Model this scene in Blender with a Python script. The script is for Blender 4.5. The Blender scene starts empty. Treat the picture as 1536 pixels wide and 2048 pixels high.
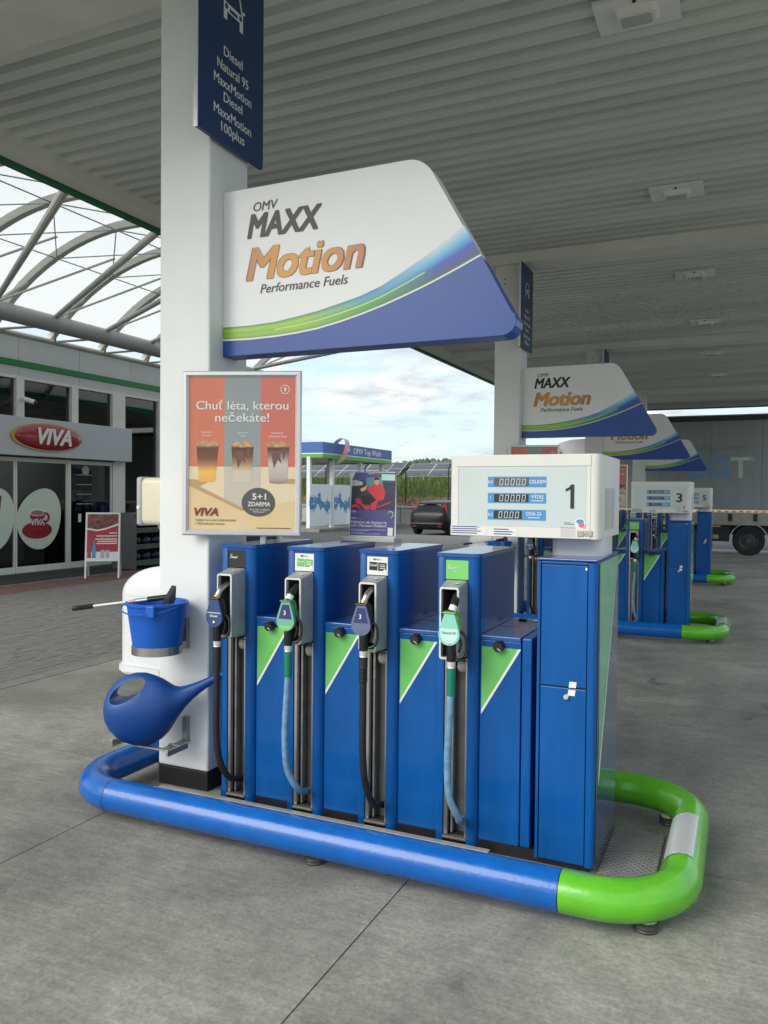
import bpy, bmesh, math, random
from mathutils import Vector, Matrix
random.seed(7)
sc = bpy.context.scene
COL = sc.collection
R = math.radians
# ------------------------------------------------------------------ camera
FPX, YAW, PITCH, ROLL = 1588.03, .4258, -.0216, .009
CAM = Vector((.537, -3.2784, 1.55))
_fw = Vector((-math.sin(YAW), math.cos(YAW), 0)); _rt = Vector((math.cos(YAW), math.sin(YAW), 0)); _up = Vector((0, 0, 1))
FW = _fw*math.cos(PITCH) + _up*math.sin(PITCH); _u2 = _up*math.cos(PITCH) - _fw*math.sin(PITCH)
RT = _rt*math.cos(ROLL) + _u2*math.sin(ROLL); UP = _u2*math.cos(ROLL) - _rt*math.sin(ROLL)
cd = bpy.data.cameras.new('camera'); cam = bpy.data.objects.new('camera', cd); COL.objects.link(cam)
cd.sensor_fit = 'VERTICAL'; cd.sensor_height = 36; cd.lens = FPX*36/2048; cd.clip_start = .05; cd.clip_end = 3000
cam.matrix_world = Matrix(((RT.x, UP.x, -FW.x, CAM.x), (RT.y, UP.y, -FW.y, CAM.y), (RT.z, UP.z, -FW.z, CAM.z), (0, 0, 0, 1)))
sc.camera = cam
def at(x, y, ax, v):
    """photo pixel -> point on the plane ax = v (a wall, the ground or a front face)"""
    d = FW + RT*((x-768)/FPX) - UP*((y-1024)/FPX); k = 'XYZ'.index(ax)
    return CAM + d*((v-CAM[k])/d[k])
# ------------------------------------------------------------------ world, sun, exposure
SUN_EL, SUN_AZ = R(34), R(212)          # azimuth: clockwise from +Y
w = bpy.data.worlds.new('World'); sc.world = w; w.use_nodes = True
nt = w.node_tree; nt.nodes.clear()
def N(t, **k):
    n = nt.nodes.new(t)
    for a, b in k.items(): setattr(n, a, b)
    return n
sky = N('ShaderNodeTexSky', sky_type='NISHITA', sun_disc=False, sun_elevation=SUN_EL, sun_rotation=SUN_AZ, air_density=1.0, dust_density=2.0, ozone_density=1.0)
tc = N('ShaderNodeTexCoord'); sep = N('ShaderNodeSeparateXYZ'); nt.links.new(tc.outputs['Generated'], sep.inputs[0])
mz = N('ShaderNodeMath', operation='MAXIMUM'); nt.links.new(sep.outputs['Z'], mz.inputs[0]); mz.inputs[1].default_value = 0
az = N('ShaderNodeMath', operation='ADD'); nt.links.new(mz.outputs[0], az.inputs[0]); az.inputs[1].default_value = .16
dx = N('ShaderNodeMath', operation='DIVIDE'); nt.links.new(sep.outputs['X'], dx.inputs[0]); nt.links.new(az.outputs[0], dx.inputs[1])
dy = N('ShaderNodeMath', operation='DIVIDE'); nt.links.new(sep.outputs['Y'], dy.inputs[0]); nt.links.new(az.outputs[0], dy.inputs[1])
cb = N('ShaderNodeCombineXYZ'); nt.links.new(dx.outputs[0], cb.inputs[0]); nt.links.new(dy.outputs[0], cb.inputs[1]); cb.inputs[2].default_value = 3.7
n1 = N('ShaderNodeTexNoise'); n1.inputs['Scale'].default_value = 1.5; n1.inputs['Detail'].default_value = 9; n1.inputs['Roughness'].default_value = .56; n1.inputs['Distortion'].default_value = .25
nt.links.new(cb.outputs[0], n1.inputs['Vector'])
r1 = N('ShaderNodeValToRGB'); r1.color_ramp.elements[0].position = .40; r1.color_ramp.elements[1].position = .60
nt.links.new(n1.outputs['Fac'], r1.inputs[0])
n2 = N('ShaderNodeTexNoise'); n2.inputs['Scale'].default_value = 2.3; n2.inputs['Detail'].default_value = 8; n2.inputs['Roughness'].default_value = .6
mp = N('ShaderNodeMapping'); mp.inputs['Location'].default_value = (.18, .22, 1.3); nt.links.new(cb.outputs[0], mp.inputs[0]); nt.links.new(mp.outputs[0], n2.inputs['Vector'])
r2 = N('ShaderNodeValToRGB'); r2.color_ramp.elements[0].position = .38; r2.color_ramp.elements[0].color = (1.95, 2.15, 2.3, 1); r2.color_ramp.elements[1].position = .60; r2.color_ramp.elements[1].color = (4.2, 4.2, 4.15, 1)
nt.links.new(n2.outputs['Fac'], r2.inputs[0])
skm = N('ShaderNodeMix', data_type='RGBA'); skm.inputs['Factor'].default_value = .55; nt.links.new(sky.outputs[0], skm.inputs['A']); skm.inputs['B'].default_value = (2.45, 3.05, 3.4, 1)
mx = N('ShaderNodeMix', data_type='RGBA'); nt.links.new(r1.outputs[0], mx.inputs['Factor']); nt.links.new(skm.outputs['Result'], mx.inputs['A']); nt.links.new(r2.outputs[0], mx.inputs['B'])
bg = N('ShaderNodeBackground'); bg.inputs['Strength'].default_value = .09; nt.links.new(mx.outputs['Result'], bg.inputs['Color'])
nt.links.new(bg.outputs[0], N('ShaderNodeOutputWorld').inputs['Surface'])
sl = bpy.data.lights.new('sun', 'SUN'); sl.energy = .85; sl.angle = R(40); sl.color = (1, .965, .91)
sun = bpy.data.objects.new('sun', sl); COL.objects.link(sun)
sd = Vector((math.sin(SUN_AZ)*math.cos(SUN_EL), math.cos(SUN_AZ)*math.cos(SUN_EL), math.sin(SUN_EL)))
sun.rotation_euler = sd.to_track_quat('Z', 'Y').to_euler(); sun.location = sd*40
sc.view_settings.view_transform = 'Standard'; sc.view_settings.look = 'None'; sc.view_settings.gamma = 1; sc.view_settings.exposure = 1.68
sc.cycles.use_denoising = True; sc.cycles.max_bounces = 7; sc.cycles.transparent_max_bounces = 8
sc.cycles.sample_clamp_indirect = 6; sc.cycles.caustics_reflective = False; sc.cycles.caustics_refractive = False
# ------------------------------------------------------------------ materials
def lin(r, g=None, b=None):
    if g is None: r, g, b = r
    f = lambda c: (c/255/12.92) if c/255 <= .04045 else ((c/255+.055)/1.055)**2.4
    return (f(r), f(g), f(b), 1)
MATS = {}
def mat(name, col, rough=.5, metal=0., noise=0., nscale=6., bump=0., bscale=60., spec=.5, coat=0., trans=0., alpha=1., emit=0, objcol=False, stretch=None):
    """principled material with a noise in colour (wear, grain) and a fine bump"""
    if name in MATS: return MATS[name]
    m = bpy.data.materials.new(name); m.use_nodes = True; t = m.node_tree; b = t.nodes['Principled BSDF']
    c = lin(*col) if max(col[:3]) > 1.01 else (*col[:3], 1)
    b.inputs['Base Color'].default_value = c; b.inputs['Roughness'].default_value = rough; b.inputs['Metallic'].default_value = metal
    b.inputs['Specular IOR Level'].default_value = spec; b.inputs['Coat Weight'].default_value = coat; b.inputs['Coat Roughness'].default_value = .06
    b.inputs['Transmission Weight'].default_value = trans; b.inputs['Alpha'].default_value = alpha
    if emit: b.inputs['Emission Color'].default_value = c; b.inputs['Emission Strength'].default_value = emit
    if noise or bump:
        tcn = t.nodes.new('ShaderNodeTexCoord'); src = tcn.outputs['Object']
        if stretch:
            mpn = t.nodes.new('ShaderNodeMapping'); mpn.inputs['Scale'].default_value = stretch; t.links.new(src, mpn.inputs[0]); src = mpn.outputs[0]
    if noise:
        a = t.nodes.new('ShaderNodeTexNoise'); a.inputs['Scale'].default_value = nscale; a.inputs['Detail'].default_value = 8; a.inputs['Roughness'].default_value = .62
        t.links.new(src, a.inputs['Vector'])
        rp = t.nodes.new('ShaderNodeValToRGB'); rp.color_ramp.elements[0].position = .3; rp.color_ramp.elements[1].position = .7
        rp.color_ramp.elements[0].color = tuple(max(0, x*(1-noise)) for x in c[:3])+(1,); rp.color_ramp.elements[1].color = tuple(min(1, x*(1+noise*.7)) for x in c[:3])+(1,)
        t.links.new(a.outputs['Fac'], rp.inputs[0]); out = rp.outputs[0]
        if objcol:
            oi = t.nodes.new('ShaderNodeObjectInfo'); mm = t.nodes.new('ShaderNodeMix'); mm.data_type = 'RGBA'; mm.blend_type = 'MULTIPLY'; mm.inputs['Factor'].default_value = 1
            t.links.new(out, mm.inputs['A']); t.links.new(oi.outputs['Color'], mm.inputs['B']); out = mm.outputs['Result']
        t.links.new(out, b.inputs['Base Color'])
        rr = t.nodes.new('ShaderNodeMapRange'); rr.inputs['To Min'].default_value = max(.02, rough-.12*min(1, noise*3)); rr.inputs['To Max'].default_value = min(1, rough+.12*min(1, noise*3))
        t.links.new(a.outputs['Fac'], rr.inputs['Value']); t.links.new(rr.outputs[0], b.inputs['Roughness'])
    if bump:
        a2 = t.nodes.new('ShaderNodeTexNoise'); a2.inputs['Scale'].default_value = bscale; a2.inputs['Detail'].default_value = 5
        t.links.new(src, a2.inputs['Vector'])
        bp = t.nodes.new('ShaderNodeBump'); bp.inputs['Strength'].default_value = bump; bp.inputs['Distance'].default_value = .01
        t.links.new(a2.outputs['Fac'], bp.inputs['Height']); t.links.new(bp.outputs[0], b.inputs['Normal'])
    MATS[name] = m; return m
def ramp_mat(name, stops, axis='Z', rough=.4):
    """print whose colour runs along one axis of the piece's own bounding box"""
    if name in MATS: return MATS[name]
    m = bpy.data.materials.new(name); m.use_nodes = True; t = m.node_tree; b = t.nodes['Principled BSDF']; b.inputs['Roughness'].default_value = rough
    tcn = t.nodes.new('ShaderNodeTexCoord'); s = t.nodes.new('ShaderNodeSeparateXYZ'); t.links.new(tcn.outputs['Generated'], s.inputs[0])
    rp = t.nodes.new('ShaderNodeValToRGB'); e = rp.color_ramp.elements
    while len(e) < len(stops): e.new(.5)
    for el, (p, c) in zip(e, stops): el.position = p; el.color = lin(*c)
    t.links.new(s.outputs['XYZ'.index(axis)], rp.inputs[0]); t.links.new(rp.outputs[0], b.inputs['Base Color']); MATS[name] = m; return m
BLUE = mat('blue_enamel', (.003, .090, .33), .3, noise=.2, nscale=4, bump=.02, bscale=9, spec=.3, coat=.12, stretch=(2.2, 2.2, .35))
PIPEB = mat('pipe_blue_paint', (.002, .110, .43), .25, noise=.16, nscale=9, bump=.12, bscale=60, spec=.4, coat=.25)
PIPEG = mat('pipe_green_paint', (.115, .47, .018), .24, noise=.14, nscale=9, bump=.12, bscale=60, coat=.35)
PLBLUE = mat('blue_plastic', (.006, .105, .50), .42, noise=.06, nscale=9, bump=.03, bscale=80)
CANBLUE = mat('can_blue_plastic', (.003, .055, .25), .45, noise=.1, nscale=9, bump=.04, bscale=90)
WHITE = mat('white_paint', (.78, .80, .79), .45, noise=.05, nscale=2.2, bump=.10, bscale=55)
WHITEG = mat('white_plastic', (.74, .76, .76), .35, noise=.06, nscale=5, bump=.02, bscale=40)
CREAMW = mat('display_housing_white', (.76, .75, .71), .4, noise=.05, nscale=8)
DISP = mat('display_glass_panel', (.60, .68, .67), .16, noise=.05, nscale=4)
BLACK = mat('black_rubber', (.012, .012, .013), .55, noise=.25, nscale=20, bump=.1, bscale=90)
BLACKP = mat('black_plastic', (.018, .018, .02), .35, noise=.2, nscale=20)
LCD = mat('lcd_dark', (.028, .034, .036), .2)
LCDG = mat('lcd_grey', (.10, .115, .115), .2)
SEG = mat('lcd_segments', (.62, .66, .66), .4)
STEEL = mat('brushed_steel', (.50, .49, .46), .34, 1, noise=.2, nscale=14, bump=.05, bscale=120, stretch=(1, 1, .1))
GALV = mat('galvanised_steel', (.42, .42, .39), .45, .85, noise=.25, nscale=18)
ALU = mat('anodised_aluminium', (.72, .73, .72), .34, .45, noise=.05, nscale=30)
BOOT = mat('cast_aluminium_boot', (.40, .42, .42), .45, .25, noise=.16, nscale=22, bump=.06, bscale=140)
BOOTRIM = mat('worn_boot_rim', (.74, .74, .71), .5, .2, noise=.2, nscale=45)
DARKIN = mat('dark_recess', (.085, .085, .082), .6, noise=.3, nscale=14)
LGREEN = mat('label_green', lin(126, 208, 112)[:3], .3, noise=.05, nscale=4)
TRIG = mat('triangle_green', lin(112, 196, 104)[:3], .32, noise=.14, nscale=5)
SIDEG = mat('side_green', lin(135, 228, 178)[:3], .12, noise=.06, nscale=3, coat=.6)
SIDEB = mat('side_glass_blue', (.07, .12, .28), .06, noise=.1, nscale=2, coat=1)
PW = mat('print_white', (.80, .80, .78), .4); PBK = mat('print_black', (.02, .021, .023), .4); PG = mat('print_grey', (.33, .34, .35), .45)
PTXT = mat('print_slate_blue', lin(70, 84, 130)[:3], .5)
PBLUE = mat('print_blue', lin(72, 148, 205)[:3], .35)
def concrete(name, col):
    m = bpy.data.materials.new(name); m.use_nodes = True; t = m.node_tree; b = t.nodes['Principled BSDF']
    g = t.nodes.new('ShaderNodeNewGeometry')
    def nz(s, d=8, ro=.6, st=None):
        a = t.nodes.new('ShaderNodeTexNoise'); a.inputs['Scale'].default_value = s; a.inputs['Detail'].default_value = d; a.inputs['Roughness'].default_value = ro
        if st:
            q = t.nodes.new('ShaderNodeMapping'); q.inputs['Scale'].default_value = st; t.links.new(g.outputs['Position'], q.inputs[0]); t.links.new(q.outputs[0], a.inputs['Vector'])
        else: t.links.new(g.outputs['Position'], a.inputs['Vector'])
        return a
    def rmp(a, p0, p1, c0, c1):
        r = t.nodes.new('ShaderNodeValToRGB'); r.color_ramp.elements[0].position = p0; r.color_ramp.elements[1].position = p1
        r.color_ramp.elements[0].color = (c0, c0, c0, 1); r.color_ramp.elements[1].color = (c1, c1*.995, c1*.975, 1); t.links.new(a.outputs['Fac'], r.inputs[0]); return r
    def mul(A, B):
        mm = t.nodes.new('ShaderNodeMix'); mm.data_type = 'RGBA'; mm.blend_type = 'MULTIPLY'; mm.inputs['Factor'].default_value = 1; t.links.new(A, mm.inputs['A']); t.links.new(B, mm.inputs['B']); return mm.outputs['Result']
    oi = t.nodes.new('ShaderNodeObjectInfo')
    base = t.nodes.new('ShaderNodeMix'); base.data_type = 'RGBA'; base.blend_type = 'MULTIPLY'; base.inputs['Factor'].default_value = 1
    base.inputs['A'].default_value = (*col, 1); t.links.new(oi.outputs['Color'], base.inputs['B'])
    o = base.outputs['Result']
    big = nz(.62, 7, .62); o = mul(o, rmp(big, .38, .62, .64, 1.14).outputs[0])           # oil-dark and washed areas
    mid = nz(4.5, 10, .72); o = mul(o, rmp(mid, .34, .66, .80, 1.12).outputs[0])          # blotches
    spk = nz(60, 4, .7); o = mul(o, rmp(spk, .3, .7, .76, 1.2).outputs[0])               # grain
    fin = nz(21, 8, .75); o = mul(o, rmp(fin, .36, .64, .86, 1.11).outputs[0])
    swp = nz(9, 6, .6, (.45, 4.5, 1)); o = mul(o, rmp(swp, .35, .65, .88, 1.08).outputs[0])   # broom sweep
    spot = nz(2.3, 3, .5); o = mul(o, rmp(spot, .275, .32, .58, 1.0).outputs[0])          # dark drips
    pale = nz(6.0, 6, .7); r = rmp(pale, .66, .74, 0, 1)
    mm = t.nodes.new('ShaderNodeMix'); mm.data_type = 'RGBA'; t.links.new(o, mm.inputs['A']); mm.inputs['B'].default_value = (.33, .325, .30, 1)
    sc_ = t.nodes.new('ShaderNodeMath'); sc_.operation = 'MULTIPLY'; sc_.inputs[1].default_value = .38; t.links.new(r.outputs[0], sc_.inputs[0]); t.links.new(sc_.outputs[0], mm.inputs['Factor'])
    t.links.new(mm.outputs['Result'], b.inputs['Base Color'])
    rr = t.nodes.new('ShaderNodeMapRange'); rr.inputs['To Min'].default_value = .5; rr.inputs['To Max'].default_value = .82; t.links.new(mid.outputs['Fac'], rr.inputs['Value']); t.links.new(rr.outputs[0], b.inputs['Roughness'])
    bp = t.nodes.new('ShaderNodeBump'); bp.inputs['Strength'].default_value = .35; bp.inputs['Distance'].default_value = .006; t.links.new(spk.outputs['Fac'], bp.inputs['Height']); t.links.new(bp.outputs[0], b.inputs['Normal'])
    return m
CONC = concrete('forecourt_concrete', (.315, .314, .30))
# ------------------------------------------------------------------ mesh building
class M:
    def __init__(s): s.v = []; s.f = []; s.mi = []; s.cur = 0; s.uv = {}
    def add(s, vs, fs):
        o = len(s.v); s.v += [tuple(p) for p in vs]
        for f in fs: s.f.append([i+o for i in f]); s.mi.append(s.cur)
        return s
    def box(s, x0, x1, y0, y1, z0, z1, b=0, seg=2):
        if b:
            bm = bmesh.new(); bmesh.ops.create_cube(bm, size=1)
            for v in bm.verts: v.co = Vector(((x0+x1)/2+v.co.x*(x1-x0), (y0+y1)/2+v.co.y*(y1-y0), (z0+z1)/2+v.co.z*(z1-z0)))
            bmesh.ops.bevel(bm, geom=bm.edges[:], offset=b, segments=seg, profile=.5, affect='EDGES')
            bm.verts.index_update(); s.add([v.co for v in bm.verts], [[v.index for v in f.verts] for f in bm.faces]); bm.free(); return s
        return s.add([(x0,y0,z0),(x1,y0,z0),(x1,y1,z0),(x0,y1,z0),(x0,y0,z1),(x1,y0,z1),(x1,y1,z1),(x0,y1,z1)],
                     [(3,2,1,0),(4,5,6,7),(0,1,5,4),(1,2,6,5),(2,3,7,6),(3,0,4,7)])
    def tube(s, pts, r, n=12, caps=True, closed=False):
        pts = [Vector(p) for p in pts]; m = len(pts); rs = r if isinstance(r, (list, tuple)) else [r]*m
        tan = []
        for i in range(m):
            if closed: a, b = pts[i-1], pts[(i+1) % m]
            else: a, b = pts[max(0, i-1)], pts[min(m-1, i+1)]
            tan.append((b-a).normalized())
        u = tan[0].orthogonal().normalized(); V = []
        for i in range(m):
            u = (u - tan[i]*u.dot(tan[i])).normalized(); w_ = tan[i].cross(u)
            V += [pts[i]+(u*math.cos(2*math.pi*k/n)+w_*math.sin(2*math.pi*k/n))*rs[i] for k in range(n)]
        F = []
        for i in range(m if closed else m-1):
            j = (i+1) % m
            for k in range(n): F.append((i*n+k, i*n+(k+1) % n, j*n+(k+1) % n, j*n+k))
        if caps and not closed: F += [tuple(range(n-1, -1, -1)), tuple(range((m-1)*n, m*n))]
        return s.add(V, F)
    def lathe(s, prof, c, n=28, axis='Z'):
        V = []; m = len(prof)
        for r, h in prof:
            for k in range(n):
                a = 2*math.pi*k/n; x, y = r*math.cos(a), r*math.sin(a)
                V.append((c[0]+x, c[1]+y, c[2]+h) if axis == 'Z' else ((c[0]+x, c[1]+h, c[2]+y) if axis == 'Y' else (c[0]+h, c[1]+x, c[2]+y)))
        F = [(i*n+k, i*n+(k+1) % n, (i+1)*n+(k+1) % n, (i+1)*n+k) for i in range(m-1) for k in range(n)]
        return s.add(V, F)
    def prism(s, poly, fn, d0, d1):
        """2-D outline (a, b) mapped by fn(a, b, d); capped between depths d0 and d1"""
        n = len(poly); V = [fn(a, b, d0) for a, b in poly]+[fn(a, b, d1) for a, b in poly]
        return s.add(V, [tuple(range(n-1, -1, -1)), tuple(range(n, 2*n))]+[(i, (i+1) % n, n+(i+1) % n, n+i) for i in range(n)])
    def flat(s, poly, fn, d=0):
        return s.add([fn(a, b, d) for a, b in poly], [tuple(range(len(poly)))])
    def build(s, name, mats, parent=None, smooth=None, local=False):
        off = Vector((0, 0, 0))
        if parent and not local: off = ROOT(parent).location
        me = bpy.data.meshes.new(name); me.from_pydata([Vector(p)-off for p in s.v], [], s.f); me.validate()
        for m_ in (mats if isinstance(mats, (list, tuple)) else [mats]): me.materials.append(m_)
        if len(me.polygons) == len(s.mi):
            for p, i in zip(me.polygons, s.mi): p.material_index = i
        bm = bmesh.new(); bm.from_mesh(me); bmesh.ops.recalc_face_normals(bm, faces=bm.faces[:]); bm.to_mesh(me); bm.free()
        if smooth is not None:
            for p in me.polygons: p.use_smooth = True
            me.set_sharp_from_angle(angle=R(smooth))
        o = bpy.data.objects.new(name, me); COL.objects.link(o)
        if parent: o.parent = parent
        return o
def ROOT(o):
    while o.parent: o = o.parent
    return o
def tag(o, label=None, cat=None, group=None, kind=None):
    for k, v in (('label', label), ('category', cat), ('group', group), ('kind', kind)):
        if v: o[k] = v
    return o
def thing(name, label, cat, loc=(0, 0, 0), rotz=0, group=None):
    o = bpy.data.objects.new(name, None); COL.objects.link(o); o.location = loc; o.rotation_euler = (0, 0, rotz); o.empty_display_size = .1
    return tag(o, label, cat, group)
def copy_tree(o, dy=0, parent=None, dx=0):
    c = o.copy(); COL.objects.link(c)
    if parent is None: c.location = o.location + Vector((dx, dy, 0))
    else: c.parent = parent
    for ch in list(o.children): copy_tree(ch, 0, c)
    return c
_fc = {}
def glyphs(body, shear, spacing=1.0):
    key = (body, shear, spacing)
    if key not in _fc:
        cu = bpy.data.curves.new('t', 'FONT'); cu.body = body; cu.size = 1; cu.shear = shear; cu.space_character = spacing; cu.resolution_u = 3
        ob = bpy.data.objects.new('t', cu); COL.objects.link(ob); dg = bpy.context.evaluated_depsgraph_get()
        me = bpy.data.meshes.new_from_object(ob.evaluated_get(dg)); _fc[key] = ([v.co.copy() for v in me.vertices], [list(p.vertices) for p in me.polygons])
        bpy.data.objects.remove(ob); bpy.data.curves.remove(cu); bpy.data.meshes.remove(me)
    return _fc[key]
def letters(mb, body, O, Rv, Uv, h, width=None, align='L', shear=0, bold=0, lift=.0012, spacing=1.0):
    """lettering: cap height h along Uv, run along Rv, lifted off the face"""
    vs, fs = glyphs(body, shear, spacing)
    if not vs: return mb
    x0 = min(v.x for v in vs); x1 = max(v.x for v in vs); sy = h/.70; sx = (width/(x1-x0)) if width else sy
    O = Vector(O); Rv = Vector(Rv); Uv = Vector(Uv); Nv = Rv.cross(Uv)
    sh = {'L': -x0, 'C': -(x0+x1)/2, 'R': -x1}[align]
    offs = [(0, 0)] if not bold else ([(i*bold, 0) for i in (-1, -.5, 0, .5, 1)] + ([(i*bold, j*bold*.7) for i in (-1, 1) for j in (-1, 1)] if bold > .015 else []))
    for q_, (ox, oy_) in enumerate(offs): mb.add([O+Rv*((v.x+sh+ox)*sx)+Uv*((v.y+oy_)*sy)+Nv*(lift+.00012*q_) for v in vs], fs)
    return mb
XV, YV, ZV = Vector((1, 0, 0)), Vector((0, 1, 0)), Vector((0, 0, 1))
def front(Y): return lambda a, b, d: (a, Y+d, b)             # outline (X, Z) on a face that looks to -Y
def ell(cx, cz, rx, rz, n=28, a0=0, a1=2*math.pi): return [(cx+rx*math.cos(a0+(a1-a0)*k/n), cz+rz*math.sin(a0+(a1-a0)*k/n)) for k in range(n if a1-a0 > 6.2 else n+1)]
def rrect(x0, x1, z0, z1, r, n=5):
    P = []
    for cx, cz, a in ((x1-r, z1-r, 0), (x0+r, z1-r, 90), (x0+r, z0+r, 180), (x1-r, z0+r, 270)):
        P += [(cx+r*math.cos(R(a+90*k/n)), cz+r*math.sin(R(a+90*k/n))) for k in range(n+1)]
    return P
def smoothpath(pts, n=8):
    P = [Vector(p) for p in pts]; out = []
    for i in range(len(P)-1):
        a, b, c, d = P[max(0, i-1)], P[i], P[i+1], P[min(len(P)-1, i+2)]
        for k in range(n):
            t = k/n; out.append(.5*((2*b)+(c-a)*t+(2*a-5*b+4*c-d)*t*t+(3*b-a-3*c+d)*t**3))
    return out+[P[-1]]
def gz(y): return 0 if y < 13.5 else (-.15 if y > 22 else -.15*(y-13.5)/8.5)      # the forecourt falls slightly towards the back
S1, S2, S3 = 6.15, 12.3, 19.5            # rows of pump islands behind the first
# ================================================================== GROUND
ASPH = mat('asphalt', (.075, .075, .073), .85, noise=.3, nscale=1.3, bump=.4, bscale=50)
m = M(); ys = [-60, 13.5, 22, 60, 120, 400, 1500]
for i in range(len(ys)-1):
    a, b = ys[i], ys[i+1]; za, zb = gz(a)-.025, gz(b)-.025
    m.add([(-900, a, za), (900, a, za), (900, b, zb), (-900, b, zb)], [(0, 1, 2, 3)])
g = m.build('ground', ASPH); tag(g, kind='structure')
fc = M().box(-4.74, 40, -30, 13.5, -.06, -.022).build('forecourt', CONC); tag(fc, kind='structure')
xs = [-4.74, -2.26, -.67, 2.5, 5.7, 8.9, 12]; yj = [-9, -5.6, -2.62, .22, 3.02, 6.37, 9.17, 12.52, 15.4, 18.6, 21.8, 25.2]
for i in range(len(xs)-1):
    for j in range(len(yj)-1):
        x0, x1, y0, y1 = xs[i]+.003, xs[i+1]-.003, yj[j]+.003, yj[j+1]-.003
        bm = M(); bm.add([(x0, y0, gz(y0)-.05), (x1, y0, gz(y0)-.05), (x1, y1, gz(y1)-.05), (x0, y1, gz(y1)-.05), (x0, y0, gz(y0)), (x1, y0, gz(y0)), (x1, y1, gz(y1)), (x0, y1, gz(y1))],
                         [(3, 2, 1, 0), (4, 5, 6, 7), (0, 1, 5, 4), (1, 2, 6, 5), (2, 3, 7, 6), (3, 0, 4, 7)])
        s = bm.build('concrete_slab', CONC, fc)
        k = random.uniform(.93, 1.05) * (.95 if (j == 3 and i >= 1) else (1.08 if j > 3 else 1))
        s.color = (k, k, k*.99, 1)
# paved strip in front of the shop
PAV = mat('paver_grey_brown', (.165, .158, .148), .8, noise=.25, nscale=9, bump=.3, bscale=70)
PAVR = mat('paver_red', (.15, .085, .07), .8, noise=.3, nscale=9, bump=.3, bscale=70)
pv = M().box(-12.0, -4.75, -3, 26, -.06, -.022).build('pavement', PAV); tag(pv, kind='structure')
m = M(); x = -4.752; row = 0
while x > -12.0:
    y = -1.0-(.1 if row % 2 else 0); red = -10.45 < x < -9.5
    while y < 17:
        if not (x > -6 and y > 14):
            m.cur = 1 if red else 0; dz = random.uniform(-.0025, .0015); q = random.uniform(.001, .003)
            m.add([(x-.098, y+q, dz), (x-.002, y+q, dz), (x-.002, y+.198, dz), (x-.098, y+.198, dz), (x-.1, y, -.02), (x, y, -.02), (x, y+.2, -.02), (x-.1, y+.2, -.02)],
                  [(0, 1, 2, 3), (0, 4, 5, 1), (1, 5, 6, 2), (2, 6, 7, 3), (3, 7, 4, 0)])
        y += .2
    x -= .1; row += 1
tag(m.build('paver', [PAV, PAVR], pv), 'small brick pavers laid in rows in front of the shop', kind='stuff')
m = M().box(-4.9, -4.745, -3, 14, -.03, .002)
tag(m.build('edging_strip', mat('edging_stone', (.19, .187, .178), .8, noise=.2, nscale=5, bump=.3), pv))
mt = M().box(-11.75, -10.6, 5.2, 9.9, -.01, .012, .004); tag(mt.build('door_mat', mat('door_mat_fibre', (.03, .031, .032), .95, noise=.3, nscale=60, bump=.6, bscale=250)), 'wide dark grey mat lying in front of the shop doors', 'mat')

# ================================================================== CANOPY
DECKM = mat('canopy_deck_paint', (.72, .76, .715), .42, noise=.22, nscale=.9, stretch=(.25, 1.6, 1))
BEAMM = mat('canopy_beam_paint', (.78, .79, .73), .5, noise=.08, nscale=2)
FGREEN = mat('fascia_green', (.012, .15, .065), .4, noise=.1, nscale=2)
CX0, CX1, CY0, CY1 = -5.0, 2.0, -2.2, 23.3
cano = thing('forecourt_canopy', 'flat steel forecourt canopy with ribbed grey underside and green edge', 'canopy', (0, 0, 4.37))
m = M(); y = CY0; V = []; F = []; prof = []
while y < CY1:
    prof += [(y, 4.49), (y+.094, 4.49), (y+.108, 4.565), (y+.160, 4.565)]; y += .174
for yy, z in prof: V += [(CX0, yy, z), (CX1, yy, z)]
m.add(V, [(2*i, 2*i+1, 2*i+3, 2*i+2) for i in range(len(prof)-1)])
m.build('ribbed_deck', DECKM, cano)
M().box(CX0, CX1, CY0, CY1, 4.62, 4.68).build('roof_sheet', DECKM, cano)
for row, yb in enumerate((.03, S1+.03, S2+.03, S3+.03)):
    M().box(CX0, CX1, yb, yb+.40, 4.37, 4.56, .006).build('cross_beam', BEAMM, cano)
    M().box(CX0+.1, CX1-.1, yb-.035, yb, 4.478, 4.489).build('beam_flange', BEAMM, cano)
for nm, b in (('side_beam', (CX0-.2, CX0, CY0, CY1, 4.37, 4.62)), ('side_beam', (CX1, CX1+.2, CY0, CY1, 4.37, 4.62)), ('end_beam', (CX0, CX1, CY0-.2, CY0, 4.37, 4.62)), ('end_beam', (CX0, CX1, CY1, CY1+.2, 4.37, 4.62))):
    M().box(*b, .005).build(nm, BEAMM, cano)
for b in ((CX0-.27, CX0-.205, CY0-.27, CY1+.27), (CX1+.205, CX1+.27, CY0-.27, CY1+.27), (CX0-.2, CX1+.2, CY0-.27, CY0-.205), (CX0-.2, CX1+.2, CY1+.205, CY1+.27)):
    M().box(*b, 4.33, 4.52, .004).build('green_fascia', FGREEN, cano); M().box(b[0]+.004, b[1]-.004, b[2]+.004, b[3]-.004, 4.522, 5.05).build('white_fascia', WHITE, cano)
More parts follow.
